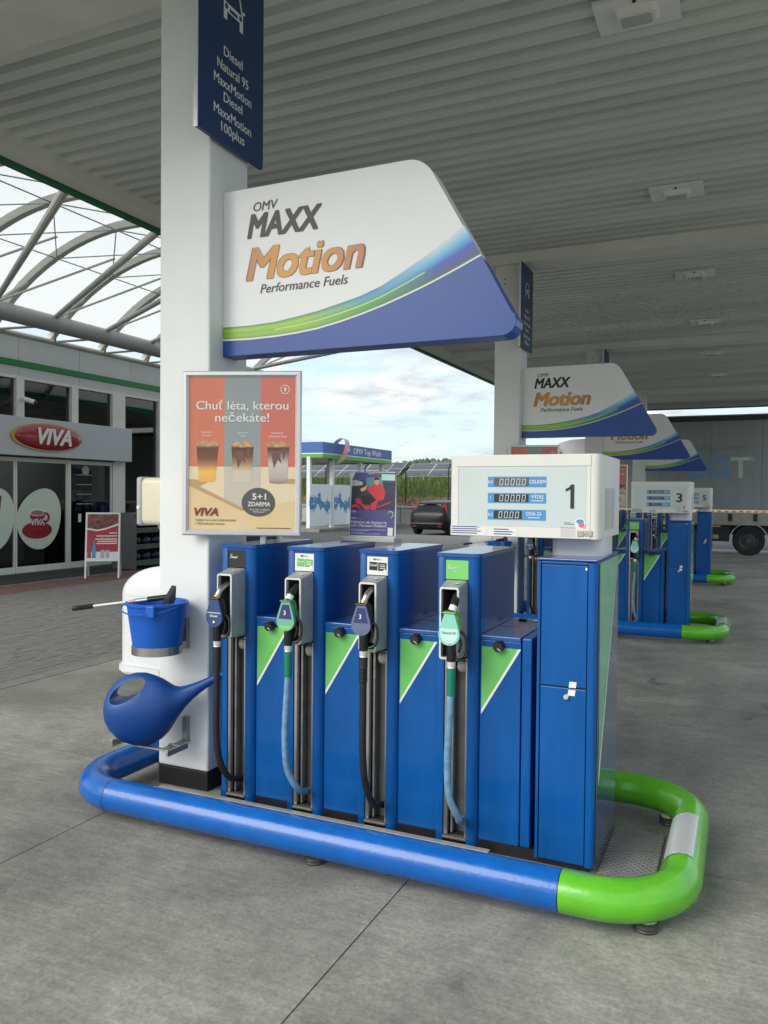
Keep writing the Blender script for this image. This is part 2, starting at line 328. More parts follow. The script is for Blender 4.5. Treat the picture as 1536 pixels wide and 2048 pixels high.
# luminaires
LAMPM = mat('luminaire_housing', (.86, .87, .84), .5, noise=.08, nscale=6); LENS = mat('luminaire_lens', (.5, .52, .5), .12, noise=.05, nscale=20, coat=.5)
cl0 = None
for k, (lx, ly) in enumerate([(-.10, 1.74), (-.10, 4.82), (-.10, 7.88), (-.10, 10.95), (-.10, 14.0), (-.10, 17.1)]):
    if cl0 is None:
        cl0 = thing('canopy_light', '', 'light', (lx, ly, 4.49), group='square lights fixed under the ribbed canopy')
        z = 4.49
        m = M(); m.box(lx-.24, lx+.24, ly-.17, ly+.17, z-.035, z-.004, .004); m.build('mounting_plate', LAMPM, cl0)
        M().prism(rrect(-.13, .13, -.09, .09, .03), lambda a, b, d: (lx+a*(1-.15*(d > .04)), ly+b*(1-.15*(d > .04)), z-d), .03, .075).build('housing', LAMPM, cl0)
        M().prism(rrect(-.088, .088, -.05, .05, .015), lambda a, b, d: (lx+a, ly+b, z-d), .074, .082).build('lens', LENS, cl0)
        M().lathe([(.0, -.045), (.012, -.045), (.012, -.03)], (lx, ly-.14, z), 8).build('sensor', BLACKP, cl0); o = cl0
    else: o = copy_tree(cl0, ly-1.74, dx=lx+.10)
    o['label'] = 'square grey ceiling light '+('in the first bay just behind the pump one sign', 'in the first bay close before the second cross beam', 'just behind the second cross beam', 'close before the third cross beam', 'just behind the third cross beam', 'in the last bay before the lorry')[k]
# ================================================================== SHOP FRONT (plane X = -12)
SX = -12.0
PANEL = mat('facade_panel_grey', (.55, .58, .57), .5, .1, noise=.06, nscale=1.5)
MULL = mat('window_frame_white', (.74, .74, .69), .45, noise=.08, nscale=3)
SILV = mat('entrance_fascia_silver', (.52, .54, .56), .38, .2, noise=.06, nscale=2)
def glassmat():
    m = bpy.data.materials.new('window_glass'); m.use_nodes = True; t = m.node_tree; t.nodes.clear()
    o = t.nodes.new('ShaderNodeOutputMaterial'); mixs = t.nodes.new('ShaderNodeMixShader'); tr = t.nodes.new('ShaderNodeBsdfTransparent'); gl = t.nodes.new('ShaderNodeBsdfGlossy')
    tr.inputs[0].default_value = (.62, .68, .68, 1); gl.inputs['Roughness'].default_value = .02; fr = t.nodes.new('ShaderNodeFresnel'); fr.inputs['IOR'].default_value = 2.1
    t.links.new(fr.outputs[0], mixs.inputs[0]); t.links.new(tr.outputs[0], mixs.inputs[1]); t.links.new(gl.outputs[0], mixs.inputs[2]); t.links.new(mixs.outputs[0], o.inputs[0]); return m
GLASS = glassmat()
shop = thing('shop_building', 'grey panelled shop front with dark glass doors and a green stripe', 'shop', (SX, 8, 0))
Y0, Y1 = 1.5, 17.2
# cladding panels above the windows, each a board of its own
py = [1.5, 3.05, 4.56, 6.07, 7.58, 9.087, 10.595, 12.1, 13.6, 15.1, 16.2, 17.2]
for a, b in zip(py[:-1], py[1:]): M().box(SX-.3, SX, a+.004, b-.004, 4.035, 4.50, .003).build('facade_panel', PANEL, shop); M().box(SX-.3, SX, a+.004, b-.004, 3.74, 3.912, .003).build('facade_panel', PANEL, shop)
M().box(SX-.3, SX+.02, Y0, Y1, 3.915, 4.03, .004).build('green_stripe', mat('stripe_green', (.015, .20, .06), .4, noise=.08), shop)
M().box(SX-.35, SX+.05, Y0, Y1, 4.502, 4.56, .004).build('roof_edge', PANEL, shop)
INT = mat('shop_interior_dark', (.14, .145, .15), .8, noise=.3, nscale=1.5)
m = M().box(SX-6, SX-5.9, Y0, Y1, 0, 4.4); m.box(SX-5.9, SX-.31, Y0, Y0+.1, 0, 4.4); m.box(SX-5.9, SX-.31, Y1-.1, Y1, 0, 4.4); m.box(SX-5.9, SX-.31, Y0+.1, Y1-.1, 4.2, 4.3); m.box(SX-5.9, SX-.05, Y0+.1, Y1-.1, -.02, .004)
m.build('interior', INT, shop)
# vertical mullions and columns of the glazing
zt, zv0, zv1 = 3.735, 2.226, 2.95
for a, b, z0, z1 in ((7.511, 7.689, zv1, zt), (8.862, 9.035, zv1, zt), (10.015, 10.393, 0, zt), (11.495, 11.60, 0, zt), (6.1, 6.28, zv1, zt), (4.6, 4.98, 0, zt), (13.1, 13.3, 0, zt), (14.9, 15.1, 0, zt), (3.0, 3.15, 0, zt), (16.8, 17, 0, zt)):
    M().box(SX-.12, SX+.03, a, b, z0, z1, .006).build('mullion', MULL, shop)
M().box(SX-.12, SX+.012, Y0, Y1, 3.68, 3.738, .004).build('window_head', MULL, shop)
for a, b in ((6.28, 7.511), (7.689, 8.862), (9.035, 10.015), (4.98, 6.1)):
    M().box(SX-.065, SX-.055, a, b, zv1, 3.68).build('window_pane', GLASS, shop)
for a, b in ((10.393, 11.495), (11.60, 13.1), (13.3, 14.9), (15.1, 16.8), (3.15, 4.6)):
    M().box(SX-.065, SX-.055, a, b, .12, 3.68).build('window_pane', GLASS, shop); M().box(SX-.12, SX+.012, a, b, 0, .12, .004).build('window_sill', MULL, shop)
# entrance fascia with the oval sign
M().box(SX-.05, SX+.22, 4.98, 10.393, zv0, zv1, .008).build('entrance_fascia', SILV, shop)
# sliding doors and side light
for a, b, nm in ((5.0, 6.10, 'door_leaf'), (6.11, 7.475, 'door_leaf'), (7.485, 8.74, 'door_leaf'), (8.80, 9.98, 'side_light')):
    d = M(); d.box(SX-.02, SX+.03, a, b, .0, .12, .004); d.box(SX-.02, SX+.03, a, b, 2.12, 2.20, .004); d.box(SX-.02, SX+.03, a, a+.035, .12, 2.12); d.box(SX-.02, SX+.03, b-.035, b, .12, 2.12)
    f = d.build(nm, MULL, shop); M().box(SX, SX+.008, a+.035, b-.035, .12, 2.12).build('pane', GLASS, f)
M().box(SX-.03, SX+.05, 8.742, 8.798, 0, 2.22, .005).build('door_post', MULL, shop)
M().box(SX-.03, SX+.10, 4.98, 10.0, 2.2, 2.224).build('door_track', BLACKP, shop)
M().box(SX-.4, SX-.3, 8.85, 9.95, .25, 1.18).build('inner_counter', mat('counter_grey', (.22, .23, .23), .6, noise=.1), shop)
for a, z in ((9.0, 1.35), (9.0, 1.55), (9.0, 1.75), (9.0, 1.95)): M().box(SX+.0085, SX+.0095, a, a+.42, z-.05, z-.035).build('opening_hours_print', PG, shop)
M().lathe([(0, .0095), (.09, .0095), (.1, .0095)], (SX, 9.25, 2.0), 24, 'X').build('opening_hours_print', PG, shop)
M().box(SX+.0085, SX+.0095, 9.05, 9.13, .93, 1.10).build('door_sticker', PW, shop)
# things seen inside: a shelf unit, a blue post, a machine
for b, c, lb in (((SX-1.6, SX-1.2, 7.75, 8.35, 0, .75), (.13, .14, .14), 'low grey machine behind the shop door with the red cup'), ((SX-1.0, SX-.8, 8.4, 8.6, 0, 1.9), (.01, .05, .18), 'narrow dark blue post standing behind the shop door'), ((SX-2.4, SX-2.0, 5.4, 7.3, 0, .9), (.10, .08, .07), 'long low brown shelf inside the shop entrance'), ((SX-3, SX-2.4, 8.2, 9.9, .9, 1.2), (.14, .2, .1), 'greenish display hanging deep inside the shop'), ((SX-2.6, SX-2.2, 10.5, 13, 0, 1.9), (.09, .08, .07), 'tall brown shelving behind the full height shop window'), ((SX-2.2, SX-2.1, 7.6, 7.8, .6, 2.1), (.30, .36, .44), 'pale blue banner strip seen through the shop door')):
    tag(M().box(*b, .02).build('shop_fixture', mat('fixture_%d' % int(b[2]*10), c, .7, noise=.3, nscale=6)), lb, 'furniture', 'shop fittings behind the glass')
# oval brand sign
ov = thing('oval_sign', 'glossy red oval sign with white lettering and gold rim on silver fascia', 'sign', (SX+.22, 8.05, 2.6))
oy, oz, ra, rb = 8.06, 2.60, .86, .268
fx = lambda X: (lambda a, b, d: (X+d, a, b))
M().prism(ell(oy, oz, ra, rb, 48), fx(SX+.222), 0, .03).build('gold_rim', mat('gold_rim', (.55, .38, .12), .3, .4, noise=.1), ov)
m = M(); n = 48; rings = [(1, .031), (.97, .05), (.85, .068), (.6, .083), (.3, .09), (.02, .092)]
V = [(SX+.222+h, oy+.02*1+(ra-.045)*s*math.cos(2*math.pi*k/n), oz+(rb-.022)*s*math.sin(2*math.pi*k/n)) for s, h in rings for k in range(n)]
m.add(V, [(i*n+k, i*n+(k+1) % n, (i+1)*n+(k+1) % n, (i+1)*n+k) for i in range(len(rings)-1) for k in range(n)]+[tuple(range((len(rings)-1)*n, len(rings)*n))])
m.build('red_dome', mat('viva_red', (.30, .014, .022), .22, noise=.06, nscale=2, coat=.6), ov, smooth=60)
letters(M(), 'VIVA', (SX+.318, oy-.30, oz-.135), YV, ZV, .30, .80, shear=.28, bold=.035).build('lettering', PW, ov)
# egg-shaped door stickers with a cup
EGG = mat('sticker_cream', (.62, .70, .60), .5, noise=.04); CUPR = mat('sticker_red', (.30, .012, .025), .4); CUPD = mat('sticker_coffee', (.32, .2, .11), .4)
def egg(cy, label, cup):
    e = thing('door_sticker', label, 'sticker', (SX+.03, cy, 1.05))
    F_ = fx(SX+.0315); th = R(-24); P = []
    for k in range(48):
        a = 2*math.pi*k/48; rx, rz = .52, .605*(1+.09*math.cos(a)); x, z = rx*math.cos(a)*(1-.10*math.sin(a)), rz*math.sin(a)
        P.append((cy+x*math.cos(th)-z*math.sin(th)*-1*-1, 1.045+x*math.sin(th)*-1*-1+z*math.cos(th)))
    M().flat(P, F_).build('egg_shape', EGG, e)
    if cup:
        c = cy-.06; m = M(); m.flat(ell(c, .80, .36, .165, 36), F_, .001); m.build('saucer_print', CUPR, e)
        M().flat(ell(c+.01, .79, .13, .05, 24), F_, .0015).build('shadow_print', mat('sticker_dark_red', (.07, .004, .008), .4), e)
        M().flat([(c-.19, 1.15), (c+.19, 1.13), (c+.115, .76), (c-.10, .76)], F_, .002).build('cup_print', CUPR, e)
        m = M(); m.tube([(SX+.034, c+.19+.085*math.cos(t), 1.05+.085*math.sin(t)) for t in [R(110-20*k) for k in range(13)]], .022, 6); m.build('cup_handle_print', CUPR, e)
        M().flat(ell(c+.0, 1.15, .195, .075, 28), F_, .003).build('cup_rim_print', PW, e); M().flat(ell(c+.0, 1.14, .155, .05, 28), F_, .004).build('coffee_print', CUPD, e)
        letters(M(), 'VIVA', (SX+.0315, c-.145, .90), YV, ZV, .125, .31, shear=.25, bold=.02, lift=.0045).build('lettering', PW, e)
    else:
        c = cy+.12; M().flat([(c-.30, 1.50), (c+.12, 1.47), (c+.02, .62), (c-.22, .62)], F_, .002).build('cup_print', mat('sticker_plum', (.12, .006, .03), .4), e)
        M().flat(ell(c-.09, 1.50, .215, .07, 28), F_, .003).build('cup_rim_print', PW, e); M().flat(ell(c-.09, 1.49, .17, .045, 28), F_, .004).build('coffee_print', CUPD, e)
egg(8.045, 'cream egg shaped sticker with red cup and saucer on shop door', True)
egg(6.93, 'cream egg shaped sticker with tall plum paper cup on shop door', False)
# camera on the mullion, box lamp in the window, rack, A-board
sc_ = thing('security_camera', 'small white security camera on the mullion above the shop doors', 'camera', (SX+.03, 7.6, 3.3))
M().box(SX+.03, SX+.16, 7.57, 7.63, 3.28, 3.33, .006).build('arm', MULL, sc_); M().tube([(SX+.14, 7.58, 3.30), (SX+.30, 7.68, 3.24)], .045, 12).build('housing', MULL, sc_); M().tube([(SX+.30, 7.68, 3.24), (SX+.33, 7.70, 3.23)], .042, 12).build('lens', BLACKP, sc_)
wl_ = thing('window_light', 'white box light hanging inside the tall shop window', 'light', (SX-.3, 11.0, 2.8)); M().box(SX-.15, SX-.10, 10.78, 11.2, 2.86, 3.03, .01).build('box', PW, wl_); M().tube([(SX-.125, 11, 3.03), (SX-.125, 11, 3.6)], .006, 6).build('cable', BLACKP, wl_)
RACKM = mat('rack_grey_metal', (.16, .165, .17), .5, .3, noise=.1)
rk = thing('goods_rack', 'grey metal rack with rounded side panel and three loaded shelves by the window', 'rack', (-10.75, 9.8, 0))
prof = [(-11.06, .02), (-10.46, .02), (-10.46, .98)]+[(-10.46-.16+.16*math.cos(R(a)), .98+.16*math.sin(R(a))) for a in (15, 30, 45, 60, 75, 90)]+[(-11.06, 1.14)]
for yy in (9.03, 10.55): M().prism(prof, lambda a, b, d: (a, d, b), yy, yy+.03).build('side_panel', RACKM, rk)
M().box(-11.06, -11.03, 9.06, 10.55, .05, 1.14).build('back_panel', RACKM, rk)
GRM = mat('shelf_tray_green', (.07, .13, .08), .6, noise=.5, nscale=30); BAGM = mat('bag_dark_blue', (.012, .018, .035), .22, noise=.4, nscale=9, bump=.5, bscale=25)
for z in (.10, .42, .75, 1.10): M().box(-11.03, -10.47, 9.06, 10.55, z, z+.025).build('shelf', RACKM, rk)
for z in (.125, .445, .775): M().box(-10.485, -10.462, 9.07, 10.54, z+.001, z+.07, .004).build('shelf_lip', GRM, rk)
for z in (.125, .445, .775):
    for k in range(5):
        b = M(); yc = 9.22+.285*k; n = 12
        for i in range(7):
            t = i/6; rr = .13*math.sin(math.pi*(.08+.84*t))**.6
            b.v += [(-10.69+rr*1.25*math.cos(2*math.pi*q/n)*(1+.12*random.random()), yc+rr*math.sin(2*math.pi*q/n)*(1+.12*random.random()), z+.003+.26*t) for q in range(n)]
        for i in range(6):
            for q in range(n): b.f.append([i*n+q, i*n+(q+1) % n, (i+1)*n+(q+1) % n, (i+1)*n+q]); b.mi.append(0)
        b.f.append(list(range(n))); b.mi.append(0); b.f.append(list(range(6*n, 7*n))); b.mi.append(0)
        tag(b.build('goods_bag', BAGM, smooth=50), 'shiny dark blue bag on the %s shelf of the grey rack' % ('bottom' if z < .2 else 'middle' if z < .5 else 'top'), 'bag', 'dark bags on the rack')
ab = thing('sidewalk_board', 'folding aluminium pavement board with a red drink poster before the shop', 'sign', (-10.16, 7.85, 0), R(38))
W2, H2 = .30, 1.18
lean = lambda z, s: s*.23*(1-z/H2)
def bar(mb, x0, x1, z0, z1, s, th=.02):
    mb.add([(x, lean(z, s)+d, z) for d in (-th/2, th/2) for x, z in ((x0, z0), (x1, z0), (x1, z1), (x0, z1))], [(3, 2, 1, 0), (4, 5, 6, 7), (0, 1, 5, 4), (1, 2, 6, 5), (2, 3, 7, 6), (3, 0, 4, 7)])
for s, nm in ((-1, 'front_frame'), (1, 'rear_frame')):
    b = M(); bar(b, -W2, -W2+.03, 0, H2, s); bar(b, W2-.03, W2, 0, H2, s); bar(b, -W2+.03, W2-.03, H2-.03, H2, s); bar(b, -W2+.03, W2-.03, .30, .335, s); b.build(nm, ALU, ab, local=True)
b = M(); bar(b, -W2+.03, W2-.03, .335, H2-.03, -1, .008); b.build('poster_backing', PW, ab, local=True)
fb = lambda a, z, d: (a, lean(z, -1)-.0045-d, z)
p = M(); p.flat([(-.27, .47), (.27, .47), (.27, .95), (.05, .87), (-.1, .84), (-.27, .87)], fb, .001); p.build('red_print', mat('drink_red', (.42, .03, .05), .4, noise=.1), ab, local=True)
p = M(); p.flat([(-.27, .90), (-.1, .87), (.05, .90), (.27, .985), (.27, 1.15), (-.27, 1.15)], fb, .001); p.build('photo_print', mat('photo_mix', (.22, .07, .06), .4, noise=.9, nscale=14), ab, local=True)
p = M()
for k, (zz, wd) in enumerate([(.80, .14), (.745, .36), (.69, .38), (.65, .34), (.61, .36)]): p.flat([(.25-wd, zz), (.25, zz), (.25, zz+.018), (.25-wd, zz+.018)], fb, .002)
p.build('text_print', PW, ab, local=True)
letters(M(), 'Coca-Cola', (-.02, lean(.685, -1)-.008, .685), XV, Vector((0, .19, .98)).normalized(), .04, .15, shear=.3, lift=.001).build('lettering', PW, ab, local=True)
for xx, c in ((-.23, (.45, .05, .06)), (-.15, (.08, .30, .55))):
    p = M(); p.flat([(xx-.03, .36), (xx+.035, .36), (xx+.035, .55), (xx+.012, .62), (xx+.012, .68), (xx-.01, .68), (xx-.01, .62), (xx-.03, .55)], fb, .003); p.build('bottle_print', mat('bottle_%d' % int(xx*100), c, .3, noise=.2), ab, local=True)
for xx in (.0, .085): p = M(); p.flat([(xx-.03, .36), (xx+.03, .36), (xx+.035, .50), (xx-.035, .50)], fb, .003); p.build('glass_print', mat('glass_grey', (.5, .5, .5), .3, noise=.3, nscale=20), ab, local=True)
# ================================================================== VAULTED MEMBRANE ROOF
memb = bpy.data.materials.new('membrane'); memb.use_nodes = True; t = memb.node_tree; t.nodes.clear()
o = t.nodes.new('ShaderNodeOutputMaterial'); a = t.nodes.new('ShaderNodeMixShader'); a.inputs[0].default_value = .78; d1 = t.nodes.new('ShaderNodeBsdfDiffuse'); d1.inputs[0].default_value = (.8, .81, .8, 1); t1 = t.nodes.new('ShaderNodeBsdfTranslucent'); t1.inputs[0].default_value = (.76, .78, .77, 1)
t.links.new(d1.outputs[0], a.inputs[1]); t.links.new(t1.outputs[0], a.inputs[2]); t.links.new(a.outputs[0], o.inputs[0])
STW = mat('white_structural_steel', (.52, .52, .47), .45, noise=.1, nscale=3)
va = thing('vault_roof', 'arched white membrane roof on steel ribs between shop and canopy', 'roof', (-8.4, 8, 4.45))
VX0, VX1, AP, RR = -11.62, -5.3, 5.86, 4.36; vc = (VX0+VX1)/2
def arc(x): return AP-RR+math.sqrt(max(.01, RR*RR-(x-vc)**2))
N_ = 26; axs = [VX0+(VX1-VX0)*k/N_ for k in range(N_+1)]
m = M(); m.add([(x, y, arc(x)+.13) for x in axs for y in (1.0, 15.6)], [(2*i, 2*i+1, 2*i+3, 2*i+2) for i in range(N_)]); m.build('membrane', memb, va, smooth=40)
ay = [8.0+1.29*k for k in range(-5, 6)]
for y in ay:
    m = M(); V = []
    for x in axs:
        z = arc(x); nx, nz = (x-vc)/RR, (z-(AP-RR))/RR
        V += [(x-nx*.06, y-.055, z-nz*.06), (x-nx*.06, y+.055, z-nz*.06), (x+nx*.06, y+.055, z+nz*.06), (x+nx*.06, y-.055, z+nz*.06)]
    m.add(V, [(4*i+q, 4*i+(q+1) % 4, 4*i+4+(q+1) % 4, 4*i+4+q) for i in range(N_) for q in range(4)]+[(0, 1, 2, 3), (4*N_, 4*N_+1, 4*N_+2, 4*N_+3)]); m.build('arch_rib', STW, va, smooth=30)
    M().tube([(-11.0, y-.46, 4.76), (-5.32, y-4.38, 4.40)], .045, 10).build('tie_strut', STW, va)
    M().tube([(-11.0, y-.46, 4.72), (-10.75, y-.02, arc(-10.75)-.05)], .035, 8).build('short_post', STW, va)
    M().tube([(-11.0, y-.46, 4.60), (-11.5, y-.02, 4.42)], .022, 8).build('brace', STW, va); M().tube([(-11.0, y-.46, 4.60), (-11.5, y-1.27, 4.42)], .022, 8).build('brace', STW, va)
    M().tube([(-10.1, y, arc(-10.1)-.05), (-8.8, y+1.29, arc(-8.8)-.05)], .010, 6).build('bracing_rod', GALV, va); M().tube([(-8.8, y, arc(-8.8)-.05), (-10.1, y+1.29, arc(-10.1)-.05)], .010, 6).build('bracing_rod', GALV, va)
for y in ay:
    M().tube([(-8.8, y, arc(-8.8)-.05), (-7.2, y+1.29, arc(-7.2)-.05)], .010, 6).build('bracing_rod', GALV, va); M().tube([(-11.0, y-.46, 4.74), (-9.6, y+.83, arc(-9.6)-.05)], .020, 6).build('diagonal_strut', STW, va)
for x in (-10.1, -8.8, -7.2): M().tube([(x, 1.0, arc(x)-.05), (x, 15.6, arc(x)-.05)], .012, 6).build('purlin_rod', GALV, va)
M().tube([(-11.0, 1.0, 4.62), (-11.0, 15.6, 4.62)], .155, 20).build('main_tube', mat('tube_grey_paint', (.36, .365, .35), .42, noise=.08), va, smooth=40)
M().tube([(-11.52, 1.0, 4.40), (-11.52, 15.6, 4.40)], .045, 12).build('lower_chord', STW, va, smooth=40)
# ================================================================== PUMP ISLAND (built once, copied for the rows behind)
GRP = []          # (object, how it is called)
# ---- column
col = thing('canopy_column', 'white square canopy column with black foot beside pump one', 'column', (-2.134, .24, 0))
CXa, CXb, CYa, CYb = -2.295, -1.9725, .07, .41
M().box(CXa, CXb, CYa, CYb, .102, 4.37, .012, 3).build('shaft', WHITE, col); M().box(CXa+.002, CXb-.002, CYa+.002, CYb-.002, 0, .10, .004).build('foot_band', BLACK, col)
for z in (4.2, 4.14): M().lathe([(0, -.004), (.009, -.004), (.009, 0)], (CXa+.12, CYa, z), 8, 'Y').build('bolt', BLACKP, col)
# ---- big brand sign
bs = thing('brand_sign', 'white and blue cantilever sign with green swoosh above pump one', 'sign', (-1.9725, .24, 2.27))
SYF = .184
def sp(x, y): p = at(420+x/2.3273, 300+y/2.3273, 'Y', SYF); return (p.x, p.z)
out = [(-1.971, 2.268), (-1.971, 3.121), (-.93, 3.121)]
out += [(-.93+.145*math.sin(R(a)), 2.976+.145*math.cos(R(a))) for a in (12, 25, 38, 50, 61)]
out += [(-.42, 2.372)]+[(-.462+.062*math.cos(R(a)), 2.332+.064*math.sin(R(a))) for a in (25, 5, -20, -45, -70, -90)]
# panel outline, rounded
M().prism(out, front(SYF), 0, .125).build('panel', mat('sign_white', (.82, .84, .83), .35, noise=.04, nscale=2.5), bs)
low = [sp(x, y) for x, y in ((60, 885), (180, 879), (300, 866), (400, 850), (500, 829), (600, 799), (700, 764), (800, 724), (900, 679), (1000, 631), (1080, 589), (1160, 545), (1262, 487))]
top = [sp(x, y) for x, y in ((60, 828), (180, 818), (300, 801), (400, 777), (500, 750), (600, 716), (700, 680), (800, 632), (900, 566), (1000, 496), (1060, 450), (1110, 412), (1183, 352))]
low[0] = (-1.970, low[0][1]); top[0] = (-1.970, top[0][1])
inner = lambda P: [(a, b) for a, b in P]
fieldp = low+[(-.42, 2.372)]+[(-.462+.062*math.cos(R(a)), 2.332+.064*math.sin(R(a))) for a in (25, 5, -20, -45, -70, -90)]+[(-1.970, 2.269)]
m = M(); m.flat(fieldp, front(SYF), -.0012); m.prism([(out[0][0], 2.2675), (-.47, 2.2675), (-.47, 2.2695), (out[0][0], 2.2695)], front(SYF), 0, .124)
m.build('blue_field', mat('sign_blue', (.020, .078, .33), .35, noise=.06, nscale=1.5), bs)
ed = [(-.572, 2.640), (-.42, 2.372)]+[(-.462+.062*math.cos(R(a)), 2.332+.064*math.sin(R(a))) for a in (25, 5, -20, -45, -70, -90)]+[(-.60, 2.268)]
q = M(); q.add([(a+.0012, SYF+d, b-.0008) for a, b in ed for d in (.0005, .1245)], [(2*i, 2*i+1, 2*i+3, 2*i+2) for i in range(len(ed)-1)]); q.build('blue_edge', mat('sign_blue', (0, 0, 0)), bs)
bands = bpy.data.materials.new('swoosh_print'); bands.use_nodes = True; t = bands.node_tree; b = t.nodes['Principled BSDF']; b.inputs['Roughness'].default_value = .35
uv = t.nodes.new('ShaderNodeUVMap'); s = t.nodes.new('ShaderNodeSeparateXYZ'); t.links.new(uv.outputs[0], s.inputs[0])
def rampn(stops):
    r = t.nodes.new('ShaderNodeValToRGB'); e = r.color_ramp.elements
    while len(e) < len(stops): e.new(.5)
    for el, (p_, c) in zip(e, stops): el.position = p_; el.color = lin(*c)
    t.links.new(s.outputs[1], r.inputs[0]); return r
ra_ = rampn([(0, (70, 150, 70)), (.25, (150, 195, 70)), (.5, (128, 190, 62)), (.72, (165, 205, 85)), (.9, (120, 175, 60)), (1, (40, 120, 90))])
rb_ = rampn([(0, (95, 170, 110)), (.07, (60, 90, 105)), (.2, (70, 80, 150)), (.42, (44, 84, 190)), (.55, (60, 150, 215)), (.72, (120, 195, 230)), (.88, (180, 212, 232)), (1, (214, 226, 232))])
rc_ = rampn([(0, (60, 140, 80)), (.3, (80, 165, 70)), (.5, (60, 155, 130)), (.7, (70, 165, 200)), (1, (60, 130, 180))])
mr = t.nodes.new('ShaderNodeMapRange'); mr.inputs[1].default_value = .28; mr.inputs[2].default_value = .55; t.links.new(s.outputs[0], mr.inputs[0])
mr2 = t.nodes.new('ShaderNodeMapRange'); mr2.inputs[1].default_value = .55; mr2.inputs[2].default_value = .82; t.links.new(s.outputs[0], mr2.inputs[0])
k1 = t.nodes.new('ShaderNodeMix'); k1.data_type = 'RGBA'; t.links.new(mr.outputs[0], k1.inputs['Factor']); t.links.new(ra_.outputs[0], k1.inputs['A']); t.links.new(rc_.outputs[0], k1.inputs['B'])
k2 = t.nodes.new('ShaderNodeMix'); k2.data_type = 'RGBA'; t.links.new(mr2.outputs[0], k2.inputs['Factor']); t.links.new(k1.outputs['Result'], k2.inputs['A']); t.links.new(rb_.outputs[0], k2.inputs['B']); t.links.new(k2.outputs['Result'], b.inputs['Base Color'])
def strip(name, A, B, lift, mm, parent, root):
    n = len(A); sub = 6; me = bpy.data.meshes.new(name); V = []; F = []; UV = []
    for i in range(n):
        for j in range(sub+1):
            q = j/sub; V.append(Vector((A[i][0]*(1-q)+B[i][0]*q, SYF-lift, A[i][1]*(1-q)+B[i][1]*q))-root.location); UV.append((i/(n-1), q))
    for i in range(n-1):
        for j in range(sub): F.append((i*(sub+1)+j, (i+1)*(sub+1)+j, (i+1)*(sub+1)+j+1, i*(sub+1)+j+1))
    me.from_pydata(V, [], F); l = me.uv_layers.new(name='UVMap')
    for lp in me.loops: l.data[lp.index].uv = UV[lp.vertex_index]
    me.materials.append(mm); o = bpy.data.objects.new(name, me); COL.objects.link(o); o.parent = parent; return o
strip('swoosh', low, top, .0018, bands, bs, bs)
strip('white_line', [(a, b-.006) for a, b in low], [(a, b+.003) for a, b in low], .0024, PW, bs, bs)
mid = [(a*.55+c*.45, b*.55+d*.45) for (a, b), (c, d) in zip(low, top)]
strip('swoosh_highlight', [(a, b-.004) for a, b in mid[2:10]], [(a, b+.0035) for a, b in mid[2:10]], .0022, mat('swoosh_pale_green', lin(196, 222, 130)[:3], .4), bs, bs)
INK = mat('sign_ink_black', (.012, .014, .017), .4); ORG = ramp_mat('sign_orange', [(0, (196, 132, 82)), (.3, (224, 160, 62)), (.55, (222, 158, 70)), (1, (196, 128, 84))], 'X'); OUTL = mat('sign_outline_brown', lin(130, 95, 70)[:3], .4)
def sletters(body, x0, x1, yb, yt, mm, shear, bold, lift=.002, nm='lettering'):
    a = sp(x0, yb); c = sp(x1, yb); h = sp(x0, yt)[1]-a[1]
    return letters(M(), body, (a[0], SYF, a[1]), XV, ZV, h, c[0]-a[0], shear=shear, bold=bold, lift=lift).build(nm, mm, bs)
sletters('OMV', 203, 316, 288, 246, INK, .2, .012); sletters('MAXX', 178, 516, 412, 304, INK, .24, .034)
sletters('Motion', 174, 717, 608, 462, OUTL, .24, .036, .0017, 'lettering_outline'); sletters('Motion', 178, 713, 608, 462, ORG, .24, .026, .0030)
sletters('Performance Fuels', 235, 642, 668, 626, INK, .24, .010)
# ---- blue info sign on the column
INFOB = mat('info_sign_blue', (.005, .034, .13), .4, noise=.05)
isg = thing('info_sign', 'dark blue hanging fuel list sign with car pictogram on pump one column', 'sign', (-1.95, .2, 3.35))
IX = -1.93
M().box(-1.955, IX, -.083, .492, 3.35, 4.36, .003).build('panel', INFOB, isg); M().box(-1.9722, -1.9552, .12, .36, 3.5, 4.2).build('bracket', GALV, isg)
M().box(-1.957, IX-.002, -.088, -.0835, 3.348, 4.36).build('edge_strip', ALU, isg)
SILVP = mat('sign_silver_grey', (.78, .79, .78), .4)
def irow(body, y, z, h=.052, wd=None): letters(M(), body, (IX, y, z), YV, ZV, h, wd, 'C', bold=.008).build('lettering', SILVP, isg)
for body, z, wd in (('Diesel', 3.795, .165), ('Natural 95', 3.715, .275), ('MaxxMotion', 3.632, .33), ('Diesel', 3.562, .165), ('MaxxMotion', 3.478, .33), ('100plus', 3.405, .205)): irow(body, .205, z, .05, wd)
p = M(); F_ = lambda a, b, d: (IX+.0012+d, a, b); c, z = .205, 4.03
for poly in ([(c-.085, z), (c+.085, z), (c+.085, z+.045), (c-.085, z+.045)], [(c-.085, z-.045), (c-.055, z-.045), (c-.055, z), (c-.085, z)], [(c+.055, z-.045), (c+.085, z-.045), (c+.085, z), (c+.055, z)], [(c-.085, z+.045), (c-.073, z+.045), (c-.05, z+.115), (c-.06, z+.125)], [(c+.085, z+.045), (c+.073, z+.045), (c+.05, z+.115), (c+.06, z+.125)], [(c-.06, z+.125), (c-.05, z+.115), (c+.05, z+.115), (c+.06, z+.125)], [(c-.105, z+.06), (c-.082, z+.055), (c-.082, z+.07), (c-.1, z+.075)], [(c+.105, z+.06), (c+.082, z+.055), (c+.082, z+.07), (c+.1, z+.075)]): p.flat(poly, F_)
p.build('car_pictogram', SILVP, isg)
